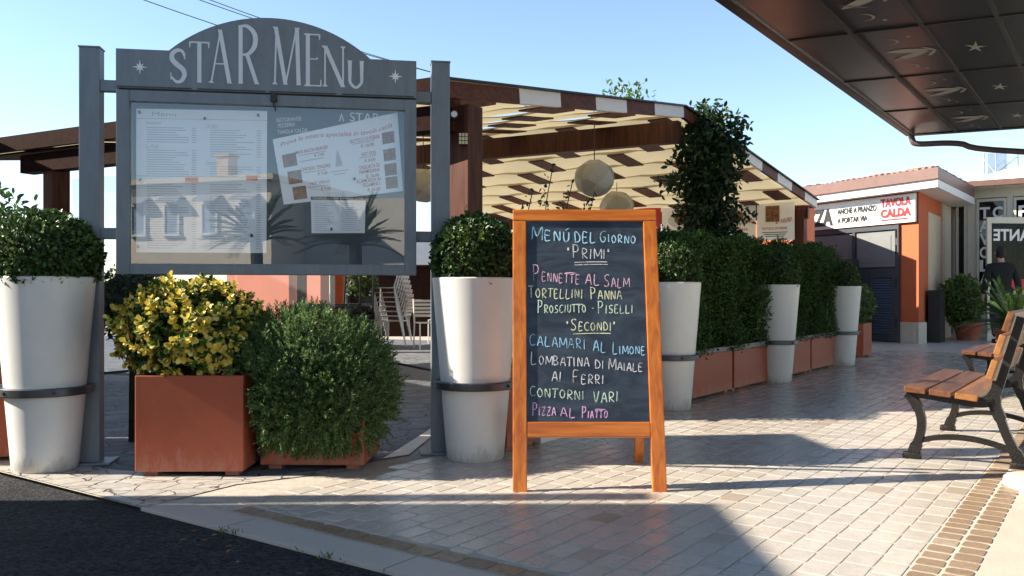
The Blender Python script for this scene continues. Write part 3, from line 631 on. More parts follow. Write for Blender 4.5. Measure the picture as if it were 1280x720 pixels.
dpp = MB(); dpp.tube(smoothpts([SP(.75, .42, 3.2), SP(.72, .36, 3.02), SP(.50, .12, 2.85), SP(.42, .08, 2.5), SP(.42, .08, .05)], 5), .055, 10); bp(dpp, 'downpipe', MAT('brown_downpipe', (.12, .065, .045), .45), res)
dm = MB(); prof = [(1.7*math.sin(t*math.pi/2/8), .85*math.cos(t*math.pi/2/8)) for t in range(9)]; cD = SP(3.2, -3.2, 3.2); dm.lathe([(r*2.0, z) for r, z in prof], 40, cD); bp(dm, 'white_dome', m_white, res, smooth=True)
dv = MB(); dv.box(SP(1.0, -3.4, 3.62), (1.2, .8, .45)); bp(dv, 'roof_box', m_white, res)
# door leaf standing open
od = thing('open_door', 'open glass door with a cream frame, its lettering seen from behind', 'door', (9.42, 17.15, 0), R(4))
fr = MB()
for a, b, c, d in ((0, .09, 0, 2.45), (1.2, 1.29, 0, 2.45), (.09, 1.2, 2.33, 2.45), (.09, 1.2, 0, .3), (.09, 1.2, .92, 1.0)): fr.box(((a+b)/2, 0, (c+d)/2), (b-a, .05, d-c), bev=.004)
fr.build('frame', m_cream, od); MB().box((.645, 0, 1.3), (1.11, .008, 2.06)).build('pane', GLASS('smoked_door_glass', (.16, .17, .18), -.025), od)
a = MB(); put_text(a, 'RISTORANTE', -1.85, -.14, 1.98, 2.22, lambda x, y: (-x, -.006, y), .03); a.v = [q for q in a.v]; a.build('lettering', m_white, od)
a = MB(); a.box((.65, -.007, 1.12), (.9, .004, .2)); a.build('red_strip', m_red, od)

# lattice tower far behind the roofs
tw = thing('lattice_tower', 'slim grey lattice tower rising behind the white roof', 'tower', (XY(1251, 40), 40, 0)); a = MB(); z1 = 7.5
for sx in (-.5, .5):
    for sy in (-.5, .5): a.tube([(sx, sy, 0), (sx, sy, z1)], .035, 6)
for i in range(10):
    z = i*.8
    if z+.8 > z1: break
    for sx in (-.5, .5): a.tube([(sx, -.5, z), (sx, .5, z+.8)], .02, 5); a.tube([(-.5, sx, z), (.5, sx, z+.8)], .02, 5); a.tube([(-.5, sx, z), (.5, sx, z)], .02, 5)
a.tube([(-.5, -.5, z1), (.5, -.5, z1)], .03, 6)
a.build('lattice', MAT('galvanised', (.42, .45, .48), .4, .6), tw); MB().box((0, .3, 3.75), (.9, .02, 7.4)).build('panel', GLASS('frosted_panel', (.8, .85, .9), .1, .2, .35), tw)

# ---------------------------------------------------------------- big flat canopy overhead
CZ = 3.40; CC = Vector((6.19, 13.36, CZ)); can = thing('canopy', 'big flat canopy with dark glossy panels overhead on the right', 'canopy', (CC.x, CC.y, CZ)); inv = Matrix.Translation(-CC)
m_cpan = MAT('glossy_dark_panel', (.017, .019, .021), .30, .0, .12, 1.2, spec=.3); m_crib = MAT('dark_joint', (.02, .02, .02), .5); m_dec = MAT('pale_decal', (.34, .33, .29), .5, var=.1)
PU, PQ = 2.03, .60; NI, NJ = 7, 12; Qn = Q
def CP(i, j, z=0.): return CC-U*(PU*i)+Qn*(PQ*j*1.0)+Vector((0, 0, z))
fb = MB(); fb.bar(CC+Vector((-.05, 0, .16))+U*.1-Qn*.0, CC-U*(PU*NI)+Vector((-.05, 0, .16)), .12, .34); bp(fb, 'edge_beam', m_black, can)
fb = MB(); fb.bar(CC+U*.07+Vector((0, 0, .16)), CC+U*.07+Qn*(PQ*NJ)+Vector((0, 0, .16)), .12, .34); bp(fb, 'edge_beam', m_black, can)
tp = MB(); tp.prism([CP(0, 0), CP(NI, 0), CP(NI, NJ), CP(0, NJ)], lambda p: p+Vector((0, 0, .30)), lambda p: p+Vector((0, 0, .34))); bp(tp, 'roof_deck', m_black, can)
star = lambda r0, r1, n: [((r0 if k % 2 == 0 else r1)*math.sin(math.pi*k/n), (r0 if k % 2 == 0 else r1)*math.cos(math.pi*k/n)) for k in range(2*n)]
for i in range(NI):
    for j in range(NJ):
        b = MB(); e = .012; c4 = [CP(i, j)-U*e+Qn*e, CP(i+1, j)+U*e+Qn*e, CP(i+1, j+1)+U*e-Qn*e, CP(i, j+1)-U*e-Qn*e]
        tl = Vector((0, 0, random.uniform(-.002, .002))); b.prism(c4, lambda p: p+tl, lambda p: p+Vector((0, 0, .02))); pan = bp(b, 'soffit_panel', m_cpan, can)
        if j in (1, 2) and i < 6:
            mid = CP(i+.5, j+.5, -.004)-CC; d = MB(); T = lambda x, y: mid-U*x+Qn*y
            if j == 2:
                st = star(1, .28, 5); d.add([T(x*.24, y*.10) for x, y in st]+[T(0, 0)], [(k, (k+1) % 10, 10) for k in range(10)])
            else:
                def lf(x0, y0, x1, y1, w):
                    n_ = 7; A = []; B = []
                    for k in range(n_+1):
                        t = k/n_; ww = w*math.sin(math.pi*t)**.8; A.append(T(x0+(x1-x0)*t+ww*1.6, y0+(y1-y0)*t)); B.append(T(x0+(x1-x0)*t-ww*1.6, y0+(y1-y0)*t))
                    d.add(A+B, [(k, k+1, n_+2+k, n_+1+k) for k in range(n_)])
                lf(-.22, -.2, .06, .20, .05); lf(.16, -.19, .10, .21, .055); lf(-.16, .15, .06, .26, .03); lf(.22, .15, .06, .26, .03); lf(-.1, -.2, -.28, .02, .008)
                for (cx, cy, rr) in ((-.55, -.1, .11), (.55, -.08, .10)):
                    pts = [(cx+rr*math.cos(t*.5), cy+rr*.8*math.sin(t*.5)) for t in range(6)]
                    pts += [(cx-.12, cy-.02)]
                    n_ = len(pts); d.add([T(x, y-.012) for x, y in pts]+[T(x, y+.012) for x, y in pts], [(k, k+1, n_+k+1, n_+k) for k in range(n_-1)])
                for (cx, cy) in ((-.7, .05), (.68, .12)): d.add([T(cx+.03*math.cos(q), cy+.02*math.sin(q)) for q in range(6)], [tuple(range(6))])
            d.build('emblem', m_dec, pan)
r_ = MB()
for i in range(NI+1): r_.bar(CP(i, 0, .004), CP(i, NJ, .004), .03, .03)
for j in range(NJ+1): r_.bar(CP(0, j, -.004), CP(NI, j, -.004), .035, .04)
bp(r_, 'joint_grid', m_crib, can)
tr_ = MB(); tr_.bar(CP(0, 0, -.008)+Qn*.025, CP(NI, 0, -.008)+Qn*.025, .014, .02); bp(tr_, 'bright_trim', MAT('aluminium_trim', (.35, .34, .33), .3, .8), can)
dr = MB(); dr.tube(smoothpts([CC+Vector((-.03, -.03, .02)), CC+Vector((-.02, -.05, -.10)), CC+Vector((.06, -.1, -.165)), CC+Vector((.5, -.4, -.21)), Vector((7.41, 12.5, 2.99)), Vector((11.5, 9.6, 2.3))], 6), .045, 10); bp(dr, 'drain_pipe', MAT('brown_drain_pipe', (.11, .075, .065), .4), can, smooth=True)
for i in (1.5, 5.5):                                      # columns of the canopy stand out of the picture on the right
    p = CP(i, NJ-1); c_ = MB(); c_.lathe([(.13, -CZ), (.13, .0)], 20, (p.x, p.y, CZ)); bp(c_, 'column', m_cream, can, smooth=True)

# ---------------------------------------------------------------- house at the viewer's back, mirrored in the case; unseen shade casters added at left
hs = thing('house', 'pale yellow house with awninged windows standing behind the viewer, seen mirrored in the menu case', 'building', (-4.3, -14.2, 0)); D = Vector((.815, .579, 0)); NH = Vector((-.579, .815, 0)); inv = Matrix.Translation((4.3, 14.2, 0))
def HP(s, d, z): return Vector((-4.3, -14.2, 0))+D*s+NH*d+Vector((0, 0, z))
w = MB(); slab(w, HP, -.0, 4.6, -6, 0, 0, 3.65); bp(w, 'wall', MAT('pale_yellow_render', (.88, .80, .66), .8, var=.06, scale=2), hs)
w = MB(); slab(w, HP, 4.6, 14, -7, -1.5, 0, 3.3); bp(w, 'wing', MAT('grey_ochre_render', (.72, .69, .62), .8, var=.1, scale=2), hs)
w = MB(); slab(w, HP, -.3, 4.8, -6.2, .25, 3.65, 3.78); bp(w, 'roof', m_cream, hs)
w = MB(); slab(w, HP, 2.2, 2.55, -1.6, -1.2, 3.78, 4.5); slab(w, HP, 2.15, 2.6, -1.65, -1.15, 4.5, 4.58); bp(w, 'chimney', MAT('ochre_chimney', (.62, .48, .34), .8), hs)
for s in (.55, 1.55, 2.65, 3.7):
    w = MB(); slab(w, HP, s+.05, s+.42, -.02, .03, 2.42, 3.12); wi = bp(w, 'window', MAT('blue_shutter', (.25, .32, .42), .5), hs)
    w = MB(); slab(w, HP, s, s+.05, -.02, .06, 2.42, 3.14); slab(w, HP, s+.42, s+.47, -.02, .06, 2.42, 3.14); slab(w, HP, s-.03, s+.5, -.02, .1, 2.36, 2.42); bp(w, 'surround', m_white, wi) if False else bp(w, 'window_surround', m_white, hs)
    w = MB(); w.add([HP(s-.1, .02, 3.36), HP(s+.57, .02, 3.36), HP(s+.57, .3, 3.2), HP(s-.1, .3, 3.2), HP(s-.1, .02, 3.33), HP(s+.57, .02, 3.33), HP(s+.57, .3, 3.17), HP(s-.1, .3, 3.17)], [(0,3,2,1),(4,5,6,7),(0,1,5,4),(1,2,6,5),(2,3,7,6),(3,0,4,7)]); bp(w, 'awning', MAT('grey_awning', (.3, .32, .36), .7), hs)
gp_ = thing('shade_pillar', 'plain rendered pillar added outside the picture on the left to shade the paving', 'pillar', (-3.62, 5.33, 0), .1)  # unseen pillar, added to throw a band of shade across the middle paving
MB().box((0, 0, 1.62), (.42, .5, 3.24), bev=.01).build('shaft', m_cream, gp_); MB().box((0, 0, 3.28), (.52, .58, .08), bev=.01).build('cap', m_cream, gp_)
nw = MB(); nw.bar(Vector((-3.93, 5.68, 1.5)), Vector((-6.75, 10.1, 1.5)), .25, 3.0); tag(nw.build('side_wall', m_cream), 'cream wall added outside the picture on the left to shade the terrace', 'wall')  # unseen wall, added to keep the sun off the terrace floor
kio = thing('shade_building', 'plain ochre building added out of view on the left to cast long shade over the foreground', 'building', (-4.5, 0, 0))  # unseen block with a pillar, added as caster of the foreground shade
MB().box((-2.2, .1, 1.65), (4.4, 7.2, 3.3)).build('wall', MAT('pale_ochre_render', (.66, .56, .42), .8, var=.1), kio)
MB().box((-2.2, .1, 3.345), (4.44, 7.24, .08)).build('roof', m_tile, kio)
MB().box((-.12, 3.86, 1.63), (.14, .14, 3.26)).build('pillar', m_cream, kio)
# ---------------------------------------------------------------- pots, planters, rails, plants
def pot_profile(h=1.03, r0=.163, r1=.247): 
    o = []
    for i in range(13): t = i/12; o.append((r0+(r1-r0)*t, .012+(h-.012)*t))
    return [(.0, .0), (r0-.01, .0), (r0, .012)]+o[1:]+[(r1-.004, h+.006), (r1-.016, h+.004), (r1-.022, h-.02), (r1-.04, h-.09)]
def make_pot(lab):
    t = thing('tapered_pot', lab, 'plant pot', (0, 0, 0), 0, 'tall white tapered pots along the hedge')
    MB().lathe(pot_profile(), 48).build('shell', m_potwhite, t, smooth=True)
    MB().lathe([(0, .935), (.215, .935)], 32).build('soil', m_soil, t)
    zb, rb_ = .43, .163+(.247-.163)*.43/1.03+.001
    b = MB().lathe([(rb_, zb-.022), (rb_+.03, zb-.022), (rb_+.034, zb-.018), (rb_+.034, zb+.018), (rb_+.03, zb+.022), (rb_, zb+.022)], 48); bd = b.build('clamp_band', m_band, t, smooth=True)
    k = MB()
    for a in (-100, -35, 150): k.tube([((rb_+.03)*math.cos(R(a)), (rb_+.03)*math.sin(R(a)), zb), ((rb_+.042)*math.cos(R(a)), (rb_+.042)*math.sin(R(a)), zb)], .009, 8)
    k.build('bolt', m_black, bd); return t
R0 = Vector((-.21, 4.95, 0))
def ROW(t, v, z=0.): return R0+U*t+V*v+Vector((0, 0, z))
pot = make_pot('tall white tapered pot at the right grey post beside the chalkboard'); pot.location = ROW(0, 0)
G_POT = 'tall white tapered pots along the hedge'
dup(pot, ROW(2.6, 0), .4, 'tall white tapered pot just right of the chalkboard', G_POT)
dup(pot, ROW(5.2, 0), .7, 'tall white tapered pot between the two long clipped hedges', G_POT)
dup(pot, ROW(7.8, 0), 1.1, 'farthest tall white tapered pot at the end of the hedge', G_POT)
LP = Vector((-2.515, 4.66, 0)); dup(pot, LP, -.3, 'tall white tapered pot at the left edge beside the left grey post', G_POT)

m_box1 = LEAF('boxwood_leaves', [(0, (.018, .04, .012)), (.5, (.04, .085, .02)), (.85, (.07, .13, .03)), (1, (.12, .17, .05))], .38)
m_hedge = LEAF('hedge_leaves', [(0, (.016, .042, .008)), (.55, (.035, .085, .014)), (.9, (.06, .13, .02)), (1, (.11, .17, .03))], .62)
m_yel = LEAF('golden_leaves', [(0, (.025, .07, .012)), (.28, (.08, .15, .02)), (.38, (.56, .46, .06)), (.75, (.82, .63, .11)), (1, (.88, .76, .30))], .38)
m_ros = LEAF('rosemary_needles', [(0, (.04, .085, .028)), (.5, (.10, .18, .058)), (.9, (.20, .30, .10)), (1, (.36, .44, .22))], .45, .35)
m_vine = LEAF('vine_leaves', [(0, (.012, .028, .010)), (.7, (.03, .06, .018)), (1, (.07, .11, .03))], .45)
m_fresh = LEAF('fresh_leaves', [(0, (.04, .09, .015)), (.6, (.09, .17, .03)), (1, (.18, .27, .06))], .4)
m_palm = LEAF('palm_leaves', [(0, (.03, .075, .02)), (.7, (.07, .14, .03)), (1, (.14, .22, .05))], .4)

def ball(name, lab, cat, loc, r, n, L, Wd, mat, seed, group=None, zc=None, rough=.1, depth=.3, sprigs=0, zmin=-1.):
    t = thing(name, lab, cat, loc, random.uniform(0, 6), group); c = (0, 0, zc if zc is not None else r[2]*.8)
    P, N = shell(n, c, r, seed, rough, depth, 3., zmin)
    D = N*.75+unit(len(P))*.75; Lr = L*rng.uniform(.7, 1.25, len(P))
    leaf_mesh('foliage', P, D, N+unit(len(P))*.5, Lr, Lr*Wd, mat, t)
    core(MB(), c, [q*.80 for q in r], seed, 12).build('twigs', m_branch, t)
    if sprigs:
        P2, N2 = shell(sprigs, c, [q*1.0 for q in r], seed+3, rough, .02, zmin=.1); PP = []; DD = []
        for p, n_ in zip(P2, N2):
            d = n_+np.array([0, 0, .6])+rng.normal(size=3)*.25; d /= np.linalg.norm(d); H = rng.uniform(.04, .10)
            for q in range(7): PP.append(p+d*H*q/6); DD.append(d*.6+rng.normal(size=3)*.6)
        PP = np.array(PP); DD = np.array(DD); leaf_mesh('foliage', PP, DD, unit(len(PP)), L*.8, L*.8*Wd, m_fresh, t)
    return t
G_TOP = 'clipped round bushes growing in the white pots'
def topiary(base, lab, r, n, seed, z0=.965): return ball('clipped_bush', lab, 'bush', base+Vector((0, 0, z0)), r, n, .030, .62, m_box1, seed, G_TOP, zc=r[2]*.72, rough=.05, depth=.22, sprigs=4, zmin=-.62)
topiary(LP, 'rounded boxwood bush in the white pot at the left edge', (.268, .268, .245), 5200, 1.)
topiary(ROW(0, 0), 'rounded boxwood bush in the white pot next to the chalkboard', (.245, .245, .25), 4600, 2.)
topiary(ROW(2.6, 0), 'dark boxwood bush in the white pot just right of the chalkboard', (.235, .235, .23), 3600, 3.)
topiary(ROW(5.2, 0), 'dark boxwood bush in the white pot between the two hedges', (.25, .25, .24), 3000, 4.)
topiary(ROW(7.8, 0), 'dark boxwood bush in the farthest white pot', (.22, .22, .23), 2200, 5.)

def planter(name, lab, loc, rz, d, group, cat='planter', feet=True):
    t = thing(name, lab, cat, loc, rz, group); w, dp, h = d; b = MB(); th = .022; z0 = .03
    for (c, s) in (((0, -dp/2+th/2, z0+(h-z0)/2), (w, th, h-z0)), ((0, dp/2-th/2, z0+(h-z0)/2), (w, th, h-z0)), ((-w/2+th/2, 0, z0+(h-z0)/2), (th, dp-2*th, h-z0)), ((w/2-th/2, 0, z0+(h-z0)/2), (th, dp-2*th, h-z0))): b.box(c, s, bev=.006)
    b.box((0, 0, z0+.02), (w-2*th, dp-2*th, .03)); b.build('box', m_terra, t)
    MB().box((0, 0, h-.07), (w-2*th, dp-2*th, .02)).build('soil', m_soil, t)
    if feet:
        for sx in (-1, 1):
            for sy in (-1, 1): MB().box((sx*(w/2-.07), sy*(dp/2-.07), .0165), (.07, .07, .033), bev=.004).build('foot', m_terra if feet != 'w' else m_white, t)
    return t
G_PL = 'terracotta planter boxes'
planter('planter_box', 'square terracotta planter holding the yellow leaved bush', (-1.665, 4.70, 0), .02, (.555, .52, .525), G_PL)
planter('planter_box', 'terracotta planter mostly hidden under the hanging rosemary', (-1.06, 4.84, 0), -.03, (.56, .46, .33), G_PL)
for t0, t1, lab in ((2.93, 4.04, 'terracotta trough under the near hedge, next to the pot right of the chalkboard'), (4.09, 5.08, 'terracotta trough under the near hedge, next to the middle white pot'), (5.47, 6.55, 'terracotta trough under the far hedge, next to the middle white pot'), (6.60, 7.56, 'terracotta trough under the far hedge, next to the last white pot'), (8.05, 8.6, 'short terracotta trough just beyond the last white pot')):
    planter('planter_box', lab, ROW((t0+t1)/2, -.24), ANG_U, (t1-t0, .42, .425), G_PL)
planter('planter_box', 'taller orange planter box near the dark door leaf', ROW(9.6, -.34), ANG_U, (.5, .5, .50), G_PL)
planter('planter_box', 'orange planter partly cut off by the left picture edge', (-3.02, 5.02, 0), .35, (.62, .45, .52), G_PL)
planter('planter_box', 'dark terracotta planter between the white pot and the back of the chalkboard', ROW(.42, -.12), ANG_U, (.36, .34, .5), G_PL)
planter('planter_box', 'terracotta trough with a hedge, peeping out between chalkboard and white pot', ROW(2.02, -.26), ANG_U, (.6, .4, .42), G_PL)
low = MB(); low.bar(ROW(.62, -.1, .10), ROW(1.72, -.1, .10), .28, .2, bev=.01); tag(low.build('stone_step', m_white), 'low white stone block seen between the legs of the chalkboard', 'step')

def rail(a, b, lab):
    t = thing('metal_rail', lab, 'rail', a, math.atan2((b-a).y, (b-a).x), 'grey rails linking the white pots'); L = (b-a).length
    MB().box((L/2, 0, 0), (L, .025, .045), bev=.003).build('flat_bar', m_band, t)
    k = MB()
    for q in (.05, .35, .65, .95): k.tube([(L*q, -.0125, 0), (L*q, -.022, 0)], .008, 8)
    k.build('bolt', m_black, t)
rail(ROW(2.84, .0, .43), ROW(4.96, .0, .43), 'grey flat rail along the top of the near troughs'); rail(ROW(5.42, .0, .43), ROW(7.57, .0, .43), 'grey flat rail along the top of the far troughs'); rail(ROW(8.02, .0, .43), ROW(8.6, .0, .43), 'short grey rail on the trough beyond the last white pot')
rail(ROW(1.7, 0, .43), ROW(2.38, 0, .43), 'grey rail peeping out right behind the chalkboard'); rail(LP+Vector((-.9, .28, .43)), LP+Vector((-.21, .03, .43)), 'grey rail at the left picture edge joining the left pot')

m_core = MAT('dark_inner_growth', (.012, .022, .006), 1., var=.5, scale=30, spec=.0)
def hedge(lab, t0, t1, v0, v1, z0, z1, n, seed, L=.027):
    c = ROW((t0+t1)/2, (v0+v1)/2, z0); t = thing('hedge', lab, 'hedge', c, ANG_U, 'clipped hedges in the troughs'); h = ((t1-t0)/2, (v1-v0)/2, (z1-z0)/2)
    ar = np.array([h[1]*h[2], h[0]*h[2], h[0]*h[1]]); pr = ar/ar.sum(); ax = rng.choice(3, n, p=pr); P = rng.uniform(-1, 1, (n, 3)); sg = rng.choice([-1., 1.], n); N = np.zeros((n, 3))
    P[np.arange(n), ax] = sg; N[np.arange(n), ax] = sg
    bot = (ax == 2) & (sg < 0); P[bot, 2] = 1; N[bot, 2] = 1
    P = np.sign(P)*np.abs(P)**1.06; Q_ = P*np.array(h); k = lump(Q_, 3.2, seed)*.11+lump(Q_, 8, seed+4)*.05
    Q_ = Q_+N*k[:, None]*(1.0)-N*(rng.random(n)**1.6*.12)[:, None]; Q_ += rng.normal(size=(n, 3))*.012
    rd = np.maximum(0, np.abs(P[:, 0])-.86)*np.maximum(0, P[:, 2]-.5)*1.2; Q_[:, 2] -= rd*h[2]
    Q_[:, 2] += h[2]; D = N*.6+unit(n)*.8+np.array([0, 0, .25]); Lr = L*rng.uniform(.7, 1.3, n)
    leaf_mesh('foliage', Q_, D, N+unit(n)*.6, Lr, Lr*.55, m_hedge, t)
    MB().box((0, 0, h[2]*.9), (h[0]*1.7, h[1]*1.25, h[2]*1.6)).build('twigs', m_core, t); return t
hedge('dense clipped hedge standing below the climbing plant, left of the middle white pot', 2.80, 5.05, -.5, .0, .40, 1.44, 48000, 2.)
hedge('dense clipped hedge between the middle and the last white pots', 5.38, 7.6, -.5, .0, .40, 1.48, 38000, 7.)
hedge('bit of clipped hedge showing between chalkboard and white pot', 1.72, 2.42, -.45, -.05, .38, 1.22, 12000, 9.)
ball('leafy_shrub', 'fresh green shrub in the taller orange planter near the dark doors', 'shrub', ROW(9.6, -.34, .45), (.33, .33, .36), 1600, .06, .5, m_fresh, 8., zc=.32, depth=.5)
ball('leafy_shrub', 'dark leaved shrub cut off by the left picture edge', 'shrub', Vector((-3.02, 5.02, .48)), (.33, .3, .46), 3000, .04, .5, m_box1, 6., zc=.4)
ball('leafy_shrub', 'dark round shrub half hidden behind the left pot and the grey post', 'shrub', Vector((-2.42, 5.5, .88)), (.26, .26, .24), 2200, .035, .5, m_box1, 12., zc=.0, depth=.4)
MB().tube([(-2.42, 5.5, .0), (-2.41, 5.5, .8)], .022, 8).build('stem', m_branch, bpy.data.objects['leafy_shrub.002'] if 'leafy_shrub.002' in bpy.data.objects else None).matrix_parent_inverse = bpy.data.objects['leafy_shrub.002'].matrix_basis.inverted()

# golden variegated bush: rosettes of rounded leaves
def golden():
    c = (0, 0, .255); r = (.365, .33, .255); t = thing('golden_bush', 'rounded bush of glossy yellow and green leaves in the square terracotta planter', 'bush', (-1.735, 4.70, .47))
    P, N = shell(820, c, r, 21., .13, .3, 5., -.75); n = len(P); k = 8
    A = unit(n); A = A-N*(A*N).sum(1, keepdims=True); A /= np.linalg.norm(A, axis=1, keepdims=True); B = np.cross(N, A); PP = []; DD = []; NN = []; LL = []
    ax = N*.8+np.array([-.12, -.05, .35])+unit(n)*.25
    for j in range(k):
        th = j*2.4+rng.random(n)*.4; rad = A*np.cos(th)[:, None]+B*np.sin(th)[:, None]; f = .95-.07*j
        PP.append(P+ax*.006*j); DD.append(rad*f+ax*(.35+.09*j)); NN.append(ax); LL.append(rng.uniform(.030, .050, n)*(1-.04*j))
    PP = np.concatenate(PP); LL = np.concatenate(LL)
    leaf_mesh('foliage', PP, np.concatenate(DD), np.concatenate(NN), LL, LL*.78, m_yel, t, fold=.3, rnd=True)
    P, N = shell(2400, c, [q*.93 for q in r], 21., .10, .3, 3., -.6); leaf_mesh('inner_foliage', P, N+unit(len(P)), unit(len(P)), .05, .032, m_box1, t)
    core(MB(), c, [q*.74 for q in r], 21.).build('twigs', m_branch, t)
golden()
def rosemary():
    t = thing('rosemary_bush', 'big bushy green rosemary spilling over its planter towards the ground', 'bush', (-1.15, 4.84, .0))
    parts = [((0, -.02, .46), (.45, .40, .365), 4200), ((-.14, -.08, .36), (.27, .26, .25), 1100), ((.22, -.14, .37), (.26, .26, .26), 1300), ((.05, -.24, .30), (.22, .12, .15), 600)]
    PP = []; DD = []; NN = []; LL = []
    for i, (c, r, n) in enumerate(parts):
        P, N = shell(n, c, r, 31.+i, .12, .17, 9.); ax = N*.85+np.array([0, 0, .30])+unit(len(P))*.4
        low_ = P[:, 2] < .26; ax[low_] += np.array([0, 0, -.7]); ax /= np.linalg.norm(ax, axis=1, keepdims=True); H = rng.uniform(.05, .095, len(P))
        for j in range(20):
            u_ = unit(len(P)); tt = j/19; PP.append(P+ax*(H*tt)[:, None]); DD.append(ax*(.55+.5*tt)+u_*(.95-.35*tt)); NN.append(u_[::-1]); LL.append(rng.uniform(.018, .034, len(P))*(1-.3*tt))
    PP = np.concatenate(PP); LL = np.concatenate(LL); keep = (PP[:, 2] > .07) & ~((PP[:, 0] < -.20) & (PP[:, 2] < .53))
    leaf_mesh('foliage', PP[keep], np.concatenate(DD)[keep], np.concatenate(NN)[keep], LL[keep], .0060, m_ros, t, simple=True)
    m = MB()
    for i, (c, r, n) in enumerate(parts): core(m, c, [q*.80 for q in r], 31.+i, 12)
    m.build('twigs', MAT('green_brown_twigs', (.03, .042, .018), .9, var=.5, scale=40, bump=.8, bscale=90), t)
rosemary()
# climbing plant on the ridge post
def vine():
    c = PG(5.2, -.12); t = thing('climbing_plant', 'dark climbing plant covering the pergola ridge post above the hedge', 'plant', (c.x, c.y, 0)); PP = []; NN = []
    for z, rx, n in ((1.35, .34, 700), (1.7, .36, 800), (2.05, .37, 850), (2.4, .42, 950), (2.72, .44, 950), (2.98, .40, 800), (3.15, .28, 300)):
        P, N = shell(n, (.04*math.sin(z*5), 0, z), (rx, rx*.8, .3), z*7, .22, .55, 3.); PP.append(P); NN.append(N)
    for _ in range(34):
        a = rng.uniform(0, 6.28); z = rng.uniform(1.7, 3.25); p = np.array([.34*math.cos(a), .28*math.sin(a), z]); d = np.array([math.cos(a), math.sin(a)*.7, rng.uniform(-.5, .5)]); H = rng.uniform(.12, .42)
        q = p+d*(np.linspace(0, 1, 20)*H)[:, None]+np.array([0, 0, -.12])*(np.linspace(0, 1, 20)**2)[:, None]; PP.append(q+rng.normal(size=q.shape)*.025); NN.append(np.broadcast_to(d, q.shape)+0)
    P = np.concatenate(PP); N = np.concatenate(NN); n = len(P); L = rng.uniform(.06, .11, n)
    leaf_mesh('foliage', P, N*.4+unit(n)*.8+np.array([0, 0, -.35]), unit(n), L, L*.5, m_vine, t)
    m = MB()
    for i in range(4): m.tube(smoothpts([(.1*math.cos(i*2), .1*math.sin(i*2), 0), (.12*math.cos(i*2+1.5), .1*math.sin(i*2+1.5), 1.1), (.12*math.cos(i*2+3), .1*math.sin(i*2+3), 2.2), (.1*math.cos(i*2+4), .1*math.sin(i*2+4), 3.1)], 5), .016, 6)
    m.build('stem', m_branch, t)
    f = rng.random(n) < .05; Pf = P[(P[:, 2] > 3.0)][:60]; leaf_mesh('foliage', Pf+np.array([0, 0, .1]), unit(len(Pf))+np.array([0, 0, .6]), unit(len(Pf)), .07, .03, m_fresh, t)
vine()
def twiggy(x, y, z0, z1, lab):
    t = thing('twining_shoot', lab, 'plant', (x, y, 0), 0, 'thin shoots climbing behind the chalkboard'); pts = smoothpts([(0, 0, z0*.3), (.03, 0, z0), (-.03, .02, (z0+z1)/2), (.04, 0, z1)], 6); MB().tube(pts, .005, 5).build('stem', m_branch, t)
    P = []; 
    for q in range(46): tt = rng.random(); P.append([.05*math.sin(tt*7)+rng.normal()*.02, rng.normal()*.02, z0+(z1-z0)*tt])
    P = np.array(P); leaf_mesh('foliage', P, unit(len(P)), unit(len(P)), .05, .026, m_vine, t)
twiggy(XY(686, 8), 8, 1.2, ZZ(206, 8), 'tallest thin shoot above the top of the chalkboard'); twiggy(XY(710, 8.1), 8.1, 1.2, ZZ(228, 8.1), 'thin shoot left of the ball lantern above the chalkboard'); twiggy(XY(738, 8.3), 8.3, 1.2, ZZ(240, 8.3), 'thin shoot right under the ball lantern'); twiggy(XY(660, 7.9), 7.9, 1.1, ZZ(240, 7.9), 'short thin shoot over the left end of the chalkboard top')

# ---------------------------------------------------------------- menu case on two posts
P0 = Vector((-2.33, 4.75, 0)); MD = Vector((1.914, .31, 0)); ML = MD.length; MD.normalize(); MA = math.atan2(MD.y, MD.x)
def on_case(px, py):      # measured points of the photo, as metres along the case and above the ground
    r = (px-640)/1080; s = (r*P0.y-P0.x)/(MD.x-r*MD.y); y = P0.y+s*MD.y; return s, EYE+(366-py)/1080*y
mc = thing('menu_case', 'grey metal menu case with an arched lettered header, glazed, hung between two posts', 'menu board', P0, MA)
for s in (.0, ML):
    b = MB(); b.box((s, .06, 1.155), (.108, .09, 2.30), bev=.004); po = b.build('post', m_steel, mc)
    MB().box((s, .06, 2.309), (.114, .096, .008)).build('cap', m_steel, po); MB().box((s, .06, .012), (.24, .2, .012), bev=.002).build('base_plate', m_steel, po)
for z in (2.10, 1.28):
    for a, b in ((.054, .160), (1.79, ML-.054)): MB().box(((a+b)/2, .05, z), (b-a, .05, .062), bev=.003).build('bracket', m_steel, mc)
sL, sR, zB, zT = .153, 1.794, 1.052, 2.068; gL, gR, gB, gT = .222, 1.727, 1.112, 2.005
f = MB(); 
f.box(((sL+gL)/2, .03, (zB+zT)/2), (gL-sL, .13, zT-zB), bev=.003); f.box(((sR+gR)/2, .03, (zB+zT)/2), (sR-gR, .13, zT-zB), bev=.003)
f.box(((gL+gR)/2, .03, (zB+gB)/2), (gR-gL, .126, gB-zB), bev=.003); f.box(((gL+gR)/2, .03, (zT+gT)/2), (gR-gL, .126, zT-gT), bev=.003); f.build('frame', m_steel, mc)
MB().box(((sL+sR)/2, .046, (zB+zT)/2), (sR-sL-.01, .01, zT-zB-.01)).build('back_panel', MAT('dark_blue_back', (.045, .065, .09), .6), mc)
gq = MB().box(((gL+gR)/2, -.012, (gB+gT)/2), (gR-gL, .004, gT-gB)); gq.m = [0 if k == 2 else 1 for k in range(6)]
gq.build('glass', [GLASS('case_glass', (.985, .995, 1.), .125, .004), GLASS('clear_glass', (1, 1, 1), -.05, .0)], mc)
